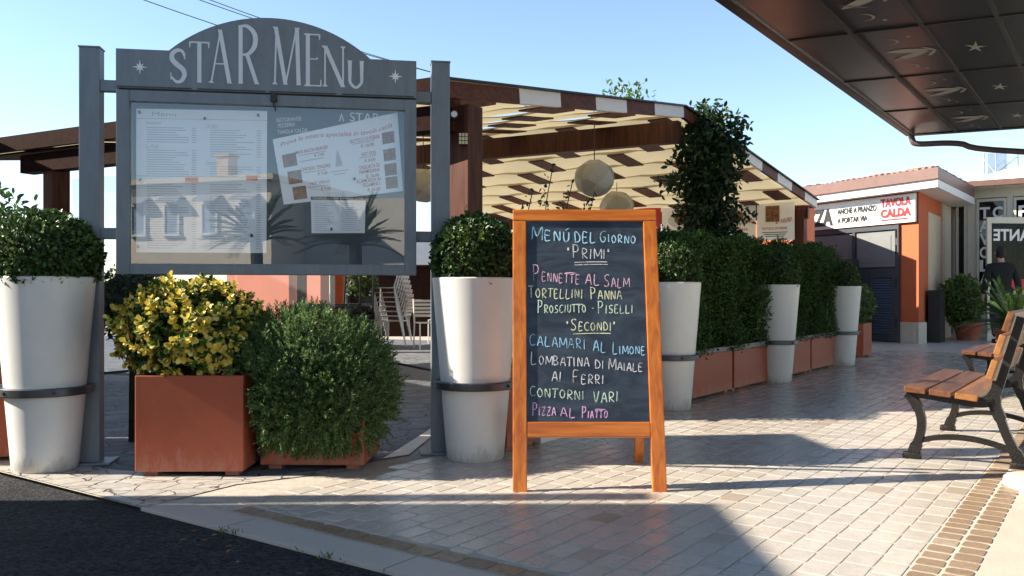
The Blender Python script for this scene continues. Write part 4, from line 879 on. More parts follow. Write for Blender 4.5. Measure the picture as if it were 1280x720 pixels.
c0, c1 = .43, 1.532; zs = 2.292; hd = [(sL, 2.078), (sR, 2.078), (sR, zs), (c1, zs)]; cx = (c0+c1)/2; hw = (c1-c0)/2; hh = .208; rad = (hw*hw+hh*hh)/(2*hh); zc = zs+hh-rad
for i in range(1, 32):
    a = math.asin(hw/rad)*(1-2*i/32); hd.append((cx+rad*math.sin(a), zc+rad*math.cos(a)))
hd += [(c0, zs), (sL, zs)]
h = MB(); h.prism(hd, lambda p: Vector((p[0], -.035, p[1])), lambda p: Vector((p[0], .095, p[1]))); hdr = h.build('header', m_steel, mc)
gp = MB()
for a, b in ((.16, .55), (.58, .95), (.97, 1.34), (1.37, 1.78)): gp.box(((a+b)/2, -.0365, 2.0845), (b-a, .003, .006))
gp.build('seam', m_black, hdr)
lk = MB(); lk.box((.995, -.045, 2.05), (.035, .03, .05), bev=.004); lk.tube([(.995, -.062, 2.035), (.995, -.062, 1.99)], .005, 6); lk.build('lock', m_black, mc)
tb = MB(); tb.box((.37, .0, 1.045), (.12, .06, .012)); tb.build('latch', m_black, mc)
# Roman capitals of the header, drawn stroke by stroke
m_let = MAT('pale_grey_lettering', (.66, .71, .76), .45, var=.06)
TH = lambda x, z: (x, -.0375, z)
def roman(mb, ch, x0, x1, z0, z1):
    w = x1-x0; h_ = z1-z0; st = .0225; thn = .0095; sr = .008
    X = lambda t: x0+w*t
    Z = lambda t: z0+h_*t
    lay = [0]
    def quad(a, b, wa, wb=None):
        wb = wa if wb is None else wb; lay[0] -= .00022; y = -.0375+lay[0]
        mb.add([(a[0]-wa/2, y, a[1]), (a[0]+wa/2, y, a[1]), (b[0]+wb/2, y, b[1]), (b[0]-wb/2, y, b[1])], [(0, 1, 2, 3)])
    def serif(x, z, up): quad((x, z), (x, z+(.012 if up else -.012)), .030, .014)
    def hbar(xa, xb, z, t=.008, s0=0, s1=0):
        lay[0] -= .00022; y = -.0375+lay[0]; mb.add([(xa, y, z-t/2), (xb, y, z-t/2), (xb, y, z+t/2), (xa, y, z+t/2)], [(0, 1, 2, 3)])
        for x, k in ((xa, s0), (xb, s1)):
            if k: quad((x, z), (x, z+k), .010, .005)
    def curve(pts, ws):
        n_ = len(pts); lay[0] -= .00022; y = -.0375+lay[0]; A = []; B = []
        for i in range(n_):
            a = Vector(pts[max(0, i-1)]); b = Vector(pts[min(n_-1, i+1)]); t = (b-a).normalized(); q = Vector((-t.y, t.x))*ws[i]/2; p = Vector(pts[i]); A.append((p.x+q.x, y, p.y+q.y)); B.append((p.x-q.x, y, p.y-q.y))
        mb.add(A+B, [(i, i+1, n_+i+1, n_+i) for i in range(n_-1)])
    def sc(cps, w0, w1):
        p = smoothpts([(X(a), Z(b)) for a, b in cps], 5); n_ = len(p); curve(p, [w0+(w1-w0)*math.sin(math.pi*i/(n_-1)) for i in range(n_)])
    if ch == 'S': sc([(.92, .80), (.78, .97), (.45, 1.0), (.14, .88), (.14, .70), (.45, .54), (.80, .40), (.92, .22), (.72, .03), (.38, .0), (.08, .15)], thn, st*1.25); quad((X(.93), Z(.72)), (X(.93), Z(.93)), .006); quad((X(.05), Z(.06)), (X(.05), Z(.28)), .006)
    if ch == 'T': quad((X(.5), Z(0)), (X(.5), Z(1)), st); serif(X(.5), Z(0), 1); hbar(X(0), X(1), Z(1)-.005, .009, -.03, -.03)
    if ch == 'A': quad((X(.12), Z(0)), (X(.5), Z(1)), thn); quad((X(.86), Z(0)), (X(.47), Z(1)), st); hbar(X(.28), X(.68), Z(.36), .007); serif(X(.12), Z(0), 1); serif(X(.86), Z(0), 1)
    if ch == 'R': quad((X(.2), Z(0)), (X(.2), Z(1)), st); serif(X(.2), Z(0), 1); sc([(.1, .985), (.5, .99), (.82, .86), (.82, .66), (.55, .52), (.25, .50)], thn, st*1.2); quad((X(.92), Z(0)), (X(.48), Z(.51)), st); serif(X(.92), Z(0), 1)
    if ch == 'M': quad((X(.09), Z(0)), (X(.14), Z(1)), thn); quad((X(.46), Z(0)), (X(.12), Z(1)), st, st); quad((X(.46), Z(0)), (X(.84), Z(1)), thn); quad((X(.91), Z(0)), (X(.85), Z(1)), st); serif(X(.09), Z(0), 1); serif(X(.91), Z(0), 1); serif(X(.10), Z(1), 0); serif(X(.87), Z(1), 0)
    if ch == 'E': quad((X(.22), Z(0)), (X(.22), Z(1)), st); hbar(X(0), X(.92), Z(1)-.005, .008, 0, -.03); hbar(X(.2), X(.78), Z(.52), .007, 0, .012); hbar(X(0), X(1), Z(0)+.005, .008, 0, .035)
    if ch == 'N': quad((X(.13), Z(0)), (X(.13), Z(1)), thn); quad((X(.88), Z(0)), (X(.13), Z(1)), st*1.1); quad((X(.88), Z(0)), (X(.88), Z(1)), thn); serif(X(.13), Z(0), 1); serif(X(.09), Z(1), 0); serif(X(.88), Z(1), 0)
    if ch == 'U': sc([(.2, 1), (.2, .5), (.22, .2), (.5, .02), (.78, .2), (.8, .5), (.8, 1)], st, thn*1.6); serif(X(.2), Z(1), 0); serif(X(.8), Z(1), 0)
lt = MB()
for ch, xa, xb, ya, yb in (('S', 245, 308, 163, 293), ('T', 325, 402, 127, 297), ('A', 400, 500, 78, 300), ('R', 513, 605, 63, 303), ('M', 660, 778, 68, 307), ('E', 790, 858, 95, 313), ('N', 862, 960, 145, 315), ('U', 960, 1040, 205, 320)):
    s0, z1_ = on_case(140+xa/3.28, 15+ya/3.28); s1, z0_ = on_case(140+xb/3.28, 15+yb/3.28); roman(lt, ch, s0, s1, z0_, z1_)
lt.build('lettering', m_let, hdr)
em = MB()
for px, py in ((177, 86), (494, 97.5)):
    s, z = on_case(px, py); pts = [((.043 if k % 4 == 0 else .028 if k % 2 == 0 else .013)*Vector((math.sin(math.pi*k/8), math.cos(math.pi*k/8)))) for k in range(16)]
    em.add([TH(s+p.x, z+p.y) for p in pts]+[TH(s, z)], [(k, (k+1) % 16, 16) for k in range(16)])
em.build('star_emblem', MAT('white_emblem', (.75, .77, .78), .45), hdr)
# papers inside the case
m_paper1 = MAT('menu_paper', (.86, .91, .96), .6, var=.03, scale=3); m_print = MAT('faded_grey_print', (.50, .53, .58), .6); m_rprint = MAT('faded_red_print', (.55, .12, .10), .6)
def C4(pts): return [on_case(*p) for p in pts]
YP = .036
def sheet_on(name, pts, mat, lab, y=YP, grp='papers pinned in the menu case'):
    q = C4(pts); s0, z0 = q[3]; t = thing(name, lab, 'menu sheet', P0+MD*s0+Vector((-MD.y, MD.x, 0))*y+Vector((0, 0, z0)), MA, grp)
    loc = [(a-s0, b-z0) for a, b in q]; b = MB(); b.prism(loc, lambda p: Vector((p[0], 0, p[1])), lambda p: Vector((p[0], .002, p[1]))); b.build('paper', mat, t)
    def T(u_, v_): # u right, v down, 0..1
        a = Vector(loc[0])*(1-u_)+Vector(loc[1])*u_; c = Vector(loc[3])*(1-u_)+Vector(loc[2])*u_; p = a*(1-v_)+c*v_; return (p.x, -.0015, p.y)
    return t, T
def rect(mb, T, u0, u1, v0, v1): mb.add([T(u0, v1), T(u1, v1), T(u1, v0), T(u0, v0)], [(0, 1, 2, 3)])
def words(mb, s, T, u0, u1, v0, v1, **k): put_text(mb, s, u0, u1, v0, v1, lambda x, y: T(x, v1-(y-v0)), **k)
t, T = sheet_on('menu_sheet', [(168, 134), (333, 137), (332, 316), (168, 315)], m_paper1, 'large white two-column menu sheet on the left of the case')
a = MB(); words(a, 'Antipasti', T, .07, .19, .085, .115, shear=.3); words(a, 'Le Pizze', T, .07, .17, .245, .275, shear=.3); words(a, 'Gli Sfizi', T, .53, .62, .10, .13, shear=.3); words(a, 'Contorni', T, .53, .63, .355, .385, shear=.3); words(a, 'Menu', T, .12, .30, .02, .05)
for u0, u1, v0, v1 in ((.04, .46, .128, .232), (.04, .46, .285, .46), (.52, .96, .14, .335), (.52, .96, .395, .47), (.04, .46, .52, .97), (.52, .96, .52, .97)):
    v = v0
    while v < v1: rect(a, T, u0+.04, u0+.04+(u1-u0)*random.uniform(.45, .78), v, v+.005); rect(a, T, u1-.04, u1-.005, v, v+.005); v += .0165
a.build('print', m_print, t); a = MB(); rect(a, T, .37, .47, .475, .505); rect(a, T, .84, .93, .455, .49); a.build('red_seal', m_rprint, t)
a = MB(); rect(a, T, 0, 1, .066, .069); rect(a, T, 0, 1, .466, .47); a.build('fold_line', MAT('fold_shade', (.45, .48, .52), .6), t)
t, T = sheet_on('poster', [(340, 173), (497, 139), (504, 238), (354, 255)], m_paper1, 'tilted white poster of hot dishes with small photos, in the right half of the case', y=.032)
m_fp = m_food
a = MB()
for i, (u0, v0) in enumerate(((.05, .26), (.07, .52), (.09, .76))): rect(a, T, u0, u0+.11, v0, v0+.19)
for i, (u0, v0) in enumerate(((.86, .22), (.86, .44), (.86, .63), (.86, .80))): rect(a, T, u0, u0+.10, v0, v0+.15)
a.build('food_print', m_fp, t); a = MB()
sl_ = 'Prova le nostre specialità in tavola calda'; put_text(a, sl_, .05, .95, .05, .13, lambda x, y: T(x, .22-y-.05*math.sin(x*6.2)), shear=.3)
for s, u0, u1, v0 in (('MAXI BACON BURGER', .16, .42, .24), ('€ 7,00', .30, .38, .33), ('CHICKEN TENDERS', .18, .42, .50), ('€ 7,00', .31, .39, .60), ('HOT WINGS', .24, .40, .72), ('€ 7,50', .32, .40, .82), ('ROTOLO DI KEBAB', .60, .84, .23), ('€ 10,00', .68, .79, .32), ('HOT DOG', .68, .80, .43), ('€ 8,00', .70, .79, .52), ('TAGLIATA DI', .65, .82, .60), ('PARMIGIANA', .65, .82, .66), ('€ 10,00', .70, .81, .73), ('SCAMORZA IN', .62, .82, .78), ('TEGAMINO', .66, .81, .84), ('€ 10,00', .70, .81, .91)): words(a, s, T, u0, u1, v0, v0+.05, bold=.01)
a.build('red_print', m_rprint, t); a = MB()
for u0, u1, v in ((.18, .40, .31), (.18, .38, .40), (.20, .38, .57), (.62, .8, .29), (.66, .8, .49), (.22, .4, .79), (.42, .56, .62), (.44, .54, .66)): rect(a, T, u0, u1, v, v+.012)
pc = [(.49, .32), (.475, .42), (.46, .56), (.52, .56), (.505, .42)]; a.add([T(*p) for p in pc], [(0, 1, 2, 3, 4)]); a.build('print', m_print, t)
t, T = sheet_on('menu_sheet', [(388, 245), (457, 246), (456, 291), (389, 291)], m_paper1, 'small white sheet with a black heading low in the right half of the case', y=.026)
a = MB(); rect(a, T, 0, 1, 0, .09); a.build('heading', m_ink, t); a = MB(); put_text(a, 'TAVOLA CALDA ESPRESSA STAR', .04, .96, 0, .05, lambda x, y: (T(x, .07-y)[0], -.0025, T(x, .07-y)[2]), bold=.01); a.build('heading_lettering', m_white, t); a = MB()
for u0 in (.06, .55):
    for q in range(15): rect(a, T, u0, u0+random.uniform(.2, .38), .18+q*.052, .195+q*.052)
a.build('print', m_print, t)
a = MB()
def TC(x, y): return (x, .0395, y)
for s, pa, pb in (('RISTORANTE', (345, 151), (376, 143)), ('PIZZERIA', (347, 158), (368, 151)), ('TAVOLA CALDA', (346, 166), (384, 156))):
    q0 = on_case(*pa); q1 = on_case(*pb); sl_ = (q1[1]-q0[1])*.35/(q1[0]-q0[0]); put_text(a, s, q0[0], q1[0], q0[1], q0[1]+.022, lambda x, y: TC(x, y+(x-q0[0])*sl_), bold=.01)
q0 = on_case(437, 150); q1 = on_case(475, 140); put_text(a, 'STAR', q0[0], q1[0], q0[1]+.0, q1[1], TC, bold=.005)
q0 = on_case(423, 150); a.add([TC(q0[0]+x*.035, q0[1]+y*.05) for x, y in ((0, 0), (.45, 1), (.9, 0), (.7, 0), (.45, .6), (.2, 0))], [(0, 1, 4, 5), (1, 2, 3, 4)]); a.build('case_lettering', m_white, mc)
mg = MB()
for px, py in ((173, 139), (322, 143), (255, 147), (174, 224), (345, 250), (443, 223), (414, 286), (314, 294), (171, 308)): s, z = on_case(px, py); mg.box((s, .022, z), (.012, .008, .016), Matrix.Rotation(random.uniform(-.6, .6), 3, 'Y'))
mg.build('magnet', m_black, mc)

# cord slung between the posts
cd = MB(); cd.tube(smoothpts([P0+Vector((.05, .08, .50)), P0+MD*.5+Vector((0, .12, .53)), P0+MD*1.5+Vector((0, .12, .54)), P0+MD*(ML-.05)+Vector((0, .08, .49))], 8), .008, 6); tag(cd.build('black_cord', m_black), 'thin black cord stretched low between the two grey posts', 'cord')

# ---------------------------------------------------------------- chalkboard
TL = math.atan2(.32, 1.376); cb = thing('chalkboard', 'orange wooden folding board with a chalk-written menu of the day', 'menu board', (.3705, 4.10, 0))
CW, CH = .733, 1.413; hw = CW/2; CT, ST = math.cos(TL), math.sin(TL)
def CBT(x, l, d=0.): return Vector((x, l*ST+d*CT, l*CT-d*ST))      # x across, l along the panel, d behind
MC = Matrix(((1, 0, 0), (0, CT, ST), (0, -ST, CT)))
def cbox(mb, x0, x1, l0, l1, d0, d1, bev=.004): return mb.box(CBT((x0+x1)/2, (l0+l1)/2, (d0+d1)/2), (x1-x0, d1-d0, l1-l0), MC, bev=bev)
for a, b in ((-hw, -hw+.068), (hw-.068, hw)): cbox(MB(), a, b, 0, CH-.061, 0, .034).build('stile', m_orange, cb)
cbox(MB(), -hw, hw, CH-.06, CH, -.001, .035).build('top_rail', m_orange_h, cb); cbox(MB(), -hw+.069, hw-.069, .262, .335, .001, .033).build('bottom_rail', m_orange_h, cb)
def CHALKBD():
    m, n, l, p, out = nt('chalk_dusted_slate'); tc = n.new('ShaderNodeTexCoord'); mp = n.new('ShaderNodeMapping'); mp.inputs['Rotation'].default_value = (0, .5, 0); mp.inputs['Scale'].default_value = (2.2, 1, 5); l.new(tc.outputs['Object'], mp.inputs[0])
    z = n.new('ShaderNodeTexNoise'); z.inputs['Scale'].default_value = 1.6; z.inputs['Detail'].default_value = 7; z.inputs['Roughness'].default_value = .7; z.inputs['Distortion'].default_value = 1.2; l.new(mp.outputs[0], z.inputs[0])
    r = n.new('ShaderNodeMapRange'); r.inputs[1].default_value = .42; r.inputs[2].default_value = .75; l.new(z.outputs[0], r.inputs[0]); l.new(mixc(n, l, r.outputs[0], rgba((.013, .024, .042)), rgba((.060, .085, .115))), p.inputs['Base Color']); p.inputs['Roughness'].default_value = .55; return m
pn = MB(); cbox(pn, -hw+.066, hw-.066, .334, CH-.059, .010, .022, 0); board = pn.build('slate_panel', CHALKBD(), cb)
for a, b in ((-hw+.004, -hw+.056), (hw-.056, hw-.004)):
    m = MB(); m.bar(Vector(((a+b)/2, .735, .0)), Vector(((a+b)/2, CH*ST+.062, CH*CT-.03)), .05, .032, up=(0, 1, 0), bev=.004); m.build('rear_leg', m_orange, cb)
m = MB(); m.bar(Vector((-hw+.06, .66, .28)), Vector((hw-.06, .66, .28)), .03, .06, bev=.004); m.build('rear_rail', m_orange_h, cb)
hn = MB()
for x in (-.25, .25): hn.tube([CBT(x-.03, CH+.004, .036), CBT(x+.03, CH+.004, .036)], .008, 8)
hn.build('hinge', m_band, cb)
# single-stroke hand capitals
G = {'A': [[(0, 0), (.45, 1), (.9, 0)], [(.15, .38), (.78, .36)]], 'B': [[(.08, 0), (.08, 1), (.6, .95), (.68, .75), (.5, .55), (.1, .52)], [(.1, .52), (.7, .45), (.8, .2), (.6, .02), (.05, 0)]], 'C': [[(.85, .92), (.5, 1.0), (.12, .75), (.05, .35), (.3, .04), (.62, .0), (.9, .12)]], 'D': [[(.1, 0), (.1, 1), (.55, .9), (.85, .5), (.65, .1), (.02, 0)]],
 'E': [[(.78, .98), (.1, 1), (.08, 0), (.8, .02)], [(.1, .52), (.65, .53)]], 'F': [[(.1, 0), (.12, 1), (.9, 1.03)], [(.1, .52), (.65, .53)]], 'G': [[(.85, .95), (.5, 1.0), (.1, .75), (.05, .35), (.35, .0), (.75, .08), (.82, .42), (.5, .45)]], 'H': [[(.1, 0), (.1, 1)], [(.8, 0), (.8, 1)], [(.1, .5), (.8, .5)]],
 'I': [[(.2, 0), (.22, 1)]], 'L': [[(.1, 1), (.08, 0), (.85, .02)]], 'M': [[(.04, 0), (.1, 1), (.5, .25), (.92, 1), (.98, 0)]], 'N': [[(.08, 0), (.1, 1), (.8, .03), (.82, 1)]], 'O': [[(.45, .98), (.12, .75), (.06, .35), (.38, .0), (.75, .2), (.8, .65), (.45, .98)]], 'P': [[(.15, 0), (.12, 1.02)], [(0, 1), (.6, .98), (.78, .75), (.6, .52), (.14, .46)]],
 'R': [[(.12, 0), (.12, 1), (.6, .98), (.75, .76), (.55, .52), (.14, .48), (.85, .0)]], 'S': [[(.82, .9), (.5, 1.0), (.15, .82), (.3, .56), (.7, .42), (.78, .15), (.45, .0), (.05, .08)]], 'T': [[(.42, 0), (.45, 1)], [(-.05, .98), (.95, 1.02)]], 'U': [[(.08, 1), (.1, .3), (.38, 0), (.72, .2), (.78, 1)]], 'V': [[(.02, 1), (.4, 0), (.85, 1)]], 'Z': [[(.05, .95), (.8, 1), (.08, .02), (.85, .04)]],
 '"': [[(.1, 1.1), (.14, .78)], [(.34, 1.1), (.36, .8)]], '-': [[(.1, .42), (.7, .44)]], '.': [[(.15, .02), (.22, .05)]]}
Wd_ = {'I': .4, 'M': 1.15, '"': .5, '-': .9, '.': .35, 'L': .85, 'E': .85}
def CHALK(name, col):
    m, n, l, p, out = nt(name); p.inputs['Base Color'].default_value = rgba(col); p.inputs['Roughness'].default_value = .9
    tc = n.new('ShaderNodeTexCoord'); z = n.new('ShaderNodeTexNoise'); z.inputs['Scale'].default_value = 120; z.inputs['Detail'].default_value = 3; l.new(tc.outputs['Object'], z.inputs[0]); z2 = n.new('ShaderNodeTexNoise'); z2.inputs['Scale'].default_value = 14; l.new(tc.outputs['Object'], z2.inputs[0])
    ad = n.new('ShaderNodeMath'); ad.operation = 'ADD'; l.new(z.outputs[0], ad.inputs[0]); l.new(z2.outputs[0], ad.inputs[1]); r = n.new('ShaderNodeMapRange'); r.inputs[1].default_value = .78; r.inputs[2].default_value = 1.0; r.inputs[3].default_value = .35; r.inputs[4].default_value = 1.; l.new(ad.outputs[0], r.inputs[0]); l.new(r.outputs[0], p.inputs['Alpha']); return m
ck = {'b': CHALK('blue_chalk', (.42, .74, .92)), 'w': CHALK('white_chalk', (.74, .72, .74)), 'p': CHALK('pink_chalk', (.80, .50, .66)), 'y': CHALK('yellow_chalk', (.76, .78, .50)), 'g': CHALK('pale_green_chalk', (.64, .80, .62)), 'm': CHALK('magenta_chalk', (.80, .42, .72)), 's': CHALK('sky_chalk', (.36, .64, .86))}
def on_board(px, py):
    k = (366-py)/1080; l = (k*4.10+EYE)/(CT-k*ST); y = 4.10+l*ST; return (px-640)/1080*y-.3705, l
lay_ = [0]
def scribble(mb, pts, w):
    lay_[0] = (lay_[0]+1) % 12; d = .0088-.00012*lay_[0]
    pts = smoothpts(pts, 4) if len(pts) > 2 else [Vector(pts[0])*(1-t)+Vector(pts[1])*t for t in (0, .33, .66, 1)]
    n_ = len(pts); A = []; B = []
    for i in range(n_):
        a = pts[max(0, i-1)]; b = pts[min(n_-1, i+1)]; t = (b-a); t = t.normalized() if t.length > 1e-6 else Vector((1, 0)); q = Vector((-t.y, t.x))*w*random.uniform(.25, .44); A.append(CBT(*(pts[i]+q), d)); B.append(CBT(*(pts[i]-q), d))
    mb.add(A+B, [(i, i+1, n_+i+1, n_+i) for i in range(n_-1)])
def chalk_word(mb, word, px0, px1, yb0, yb1, hb, hs, w=.0062, wob=.5):
    """first letter hb px tall, the others hs px"""
    raw = []; x = 0
    for i, ch in enumerate(word):
        big = ch.isupper(); c = ch.upper(); h_ = hb if big else hs; wd = Wd_.get(c, .92)*h_*.62*(1.15 if not big else 1.); raw.append((c, x, wd, h_)); x += wd+h_*.16
    tot = x-raw[-1][3]*.16; k = (px1-px0)/tot
    for c, xx, wd, h_ in raw:
        jy = random.uniform(-wob, wob); sl = random.uniform(-.04, .06)
        for stq in G[c]:
            P = []
            for (a, b) in stq:
                px = px0+(xx+a*wd)*k+b*h_*sl+random.uniform(-.22, .22); base = yb0+(yb1-yb0)*(px-px0)/(px1-px0); P.append(Vector(on_board(px, base+jy-b*h_+random.uniform(-.25, .25))))
            scribble(mb, P, w)
def chalk_line(col, items, under=(), grave=None):
    mb = MB()
    for i_, it in enumerate(items):
        if i_: mb.build('chalk_lettering', ck[col], board); mb = MB()
        chalk_word(mb, *it)
    if under and len(items) > 1: mb.build('chalk_lettering', ck[col], board); mb = MB()
    for (xa, ya, xb, yb) in under: scribble(mb, [Vector(on_board(xa, ya)), Vector(on_board((xa+xb)/2, (ya+yb)/2-.4)), Vector(on_board(xb, yb))], .006)
    if mb.v: mb.build('chalk_lettering', ck[col], board)
chalk_line('b', [('Menu', 664.5, 713, 298.5, 301.5, 16, 12, .0085), ('del', 718.5, 745, 302.5, 303, 13, 13, .0075), ('Giorno', 750, 795, 302, 304, 13.5, 9.5, .0068)], [(707, 287.2, 711, 285.2)])
chalk_line('w', [('"Primi"', 709.5, 764, 322, 323.5, 16.5, 12)], [(718, 327.5, 759, 326.8), (718.5, 330.6, 760, 330)])
chalk_line('p', [('Pennette', 666, 725, 350, 354, 20, 11), ('al', 732, 750, 354.5, 356, 13, 13), ('Salm.', 755, 791, 358, 358, 15, 11)], [(707, 340.5, 720, 341)])
chalk_line('y', [('Tortellini', 661, 729, 371, 372.5, 14, 11), ('Panna', 738, 778, 373, 374, 15, 11)])
chalk_line('g', [('Prosciutto', 671.5, 733, 390.5, 390, 15.5, 9.5), ('-', 739, 744, 388, 388, 8, 8), ('Piselli', 747, 792, 391, 391, 15, 10)], [(715, 380.5, 729, 380)])
chalk_line('y', [('"Secondi"', 708.5, 770, 412, 413, 14, 10)], [(717, 417, 763.5, 416.3)])
chalk_line('s', [('Calamari', 662, 733, 431, 436, 14, 12), ('al', 742, 758, 438.5, 440, 13, 13), ('Limone', 766, 807, 442, 443, 14, 10)])
chalk_line('w', [('Lombatina', 664, 737, 454.5, 458.5, 15, 11), ('di', 744, 756, 460, 460.5, 10, 10), ('Maiale', 761, 804, 461.5, 464, 14, 10)])
chalk_line('w', [('ai', 690, 702.5, 476.5, 477, 12.5, 12.5), ('Ferri', 716, 756, 478.5, 480, 15, 11)])
chalk_line('g', [('Contorni', 662.5, 731, 494.5, 500, 12, 11), ('Vari', 742, 774, 503.5, 501, 14, 12)])
chalk_line('m', [('Pizza', 665, 695, 519, 519, 16, 10), ('al', 701, 720, 520, 522, 11, 11), ('Piatto', 727, 760, 522, 522, 14, 9)], [(744, 511.5, 757, 511.8)])

# ---------------------------------------------------------------- benches
m_slat = WOOD('worn_orange_brown_slat', (.17, .066, .026), (.08, .03, .013), .42, 0, 5., .15); m_slat2 = WOOD('pale_worn_slat', (.32, .135, .042), (.19, .078, .026), .42, 0, 5., .15)
def make_bench(lab, loc):
    rz = math.atan2(U.y, U.x); t = thing('park_bench', lab, 'bench', loc, rz, 'timber slat benches'); L = 1.22
    # local x along the seat, local -y to the back (right-hand side), so depth v = -y
    for x in (0, L):
        T = lambda v, z, d: (x+d, -v, z); m = MB(); D_ = .045
        m.ribbon(smoothpts([(-.015, .0), (.0, .05), (.035, .16), (.035, .25), (.0, .335), (-.035, .375)], 6), [.075]*3+[.06]*6+[.044]*12+[.05]*10, T, D_)
        m.ribbon(smoothpts([(-.04, .375), (.06, .37), (.2, .352), (.33, .34), (.41, .355)], 5), .038, T, D_)
        m.ribbon(smoothpts([(.535, .0), (.52, .05), (.465, .17), (.43, .27), (.405, .345), (.42, .42), (.47, .6), (.53, .82)], 6), [.085]*3+[.062]*6+[.045]*9+[.058]*10+[.042]*15, T, D_)
        m.ribbon(smoothpts([(.005, .10), (.12, .135), (.26, .145), (.4, .125), (.515, .085)], 6), .028, T, D_*.8)
        m.ribbon(smoothpts([(.30, .352), (.36, .375), (.395, .42), (.405, .47)], 5), .022, T, D_*.7)
        m.box((x, -(-.012), .02), (.06, .095, .04), bev=.01); m.box((x, -.53, .02), (.06, .105, .04), bev=.01)
        m.build('iron_end', m_iron, t, smooth=True)
    for i, (v, z, tilt) in enumerate(((.015, .402, .07), (.145, .392, .09), (.275, .380, .10))):
        m = MB(); m.box((L/2, -v, z), (L+.16, .112, .034), Matrix.Rotation(tilt, 3, 'X'), bev=.006); m.build('seat_slat', m_slat2 if i == 2 else m_slat, t)
    for i, (v, z, tilt) in enumerate(((.398, .535, 1.27), (.435, .67, 1.27), (.475, .795, 1.27))):
        m = MB(); m.box((L/2, -v, z), (L+.16, .11, .034), Matrix.Rotation(-tilt, 3, 'X'), bev=.006); m.build('back_slat', m_slat2 if i < 2 else m_slat, t)
    return t
BL = Vector((2.30, 4.94, 0)); bn = make_bench('nearest bench with cast iron ends and worn timber slats, at the right picture edge', BL)
dup(bn, BL+U*3.55-V*.2, bn.rotation_euler.z, 'second bench, farther off behind the nearest one', 'timber slat benches')
rd = MB(); rd.lathe([(0, .05), (.17, .05), (.185, .04), (.19, .0)], 40, (2.60, 4.20, .0)); o = rd.build('round_base', MAT('pale_stone_base', (.52, .48, .42), .6, var=.1), smooth=True); tag(o, 'round white stone base at the right picture edge near the bench foot', 'base')
# ---------------------------------------------------------------- plants by the restaurant
def clay_pot(x, y, r, h, lab):
    t = thing('clay_pot', lab, 'plant pot', (x, y, 0), 0, 'clay pots by the restaurant'); MB().lathe([(0, 0), (r*.7, 0), (r*.95, h*.82), (r*1.05, h*.84), (r*1.05, h), (r*.93, h), (r*.9, h*.9)], 28).build('shell', m_terra, t, smooth=True); MB().lathe([(0, h*.88), (r*.9, h*.88)], 24).build('soil', m_soil, t)
clay_pot(9.12, 17.3, .27, .36, 'clay pot under the leafy shrub left of the walking man')
ball('leafy_shrub', 'leafy green shrub in a clay pot left of the walking man', 'shrub', Vector((9.0, 17.3, .36)), (.5, .4, .5), 2600, .085, .5, m_fresh, 15., zc=.42, depth=.5)
clay_pot(XY(1268, 12.6), 12.6, .26, .42, 'clay pot of the palm at the right picture edge, behind the benches')
def sago(x, y, z, lab, big=False):
    t = thing('sago_palm', lab, 'palm', (x, y, z)); PP = []; DD = []; NN = []; st = MB()
    for i in range(34):
        a = i*2.399; el = R(random.uniform(12, 70)); L = random.uniform(.6, .85); h = Vector((math.cos(a), math.sin(a), 0)); pts = [h*(L*math.cos(el)*s)+Vector((0, 0, L*(math.sin(el)*s-.42*s*s*math.cos(el)))) for s in [q/9 for q in range(10)]]
        st.tube(pts, [.008-.0006*q for q in range(10)], 5); side = Vector((-h.y, h.x, 0))
        for q in range(44):
            s = .1+.9*q/43; k = min(8, int(s*9)); p = pts[k].lerp(pts[k+1], s*9-k); d = (pts[k+1]-pts[k]).normalized()
            for sg in (-1, 1): PP.append(p); DD.append(side*sg*.8+d*.65+Vector((0, 0, .2))); NN.append((0, 0, 1))
    n = len(PP); leaf_mesh('fronds', np.array([tuple(p) for p in PP]), np.array([tuple(p) for p in DD]), np.array(NN, float)+unit(n)*.15, rng.uniform(.1, .16, n), .014, m_palm, t, simple=True); st.build('frond_stalk', m_branch, t)
    core(MB(), (0, 0, .0), (.1, .1, .12), 3., 8).build('trunk', m_branch, t) if not big else MB().tube([(0, 0, -z), (.03, 0, -z*.5), (0, 0, .05)], [.16, .12, .13], 10).build('trunk', m_branch, t)
    if big:
        for o in kids(t):
            if o.name.startswith('frond'): o.scale = (1.5, 1.5, 1.7)
sago(XY(1268, 12.6), 12.6, .46, 'spreading sago palm in the clay pot at the right picture edge')

sago(-.98, -9, 2.0, 'palm standing behind the viewer, mirrored near the middle of the menu case', True); sago(.95, -8, 1.9, 'palm standing behind the viewer, mirrored in the right half of the menu case', True)

# ---------------------------------------------------------------- the walking man, seen from behind
def skin_mesh(name, pts, edges, radii, mat, parent, sub=2, root=0):
    me = bpy.data.meshes.new(name); me.from_pydata([Vector(p) for p in pts], edges, []); o = bpy.data.objects.new(name, me); COL.objects.link(o)
    sk = o.modifiers.new('s', 'SKIN'); sk.use_smooth_shade = True; o.modifiers.new('u', 'SUBSURF').levels = sub
    for i, r in enumerate(radii): me.skin_vertices[0].data[i].radius = r if isinstance(r, tuple) else (r, r); me.skin_vertices[0].data[i].use_root = (i == root)
    dg = bpy.context.evaluated_depsgraph_get(); dg.update(); m2 = bpy.data.meshes.new_from_object(o.evaluated_get(dg)); bpy.data.objects.remove(o); bpy.data.meshes.remove(me); m2.name = name; m2.materials.clear(); m2.materials.append(mat); m2.polygons.foreach_set('use_smooth', [True]*len(m2.polygons))
    q = bpy.data.objects.new(name, m2); COL.objects.link(q); q.parent = parent; return q
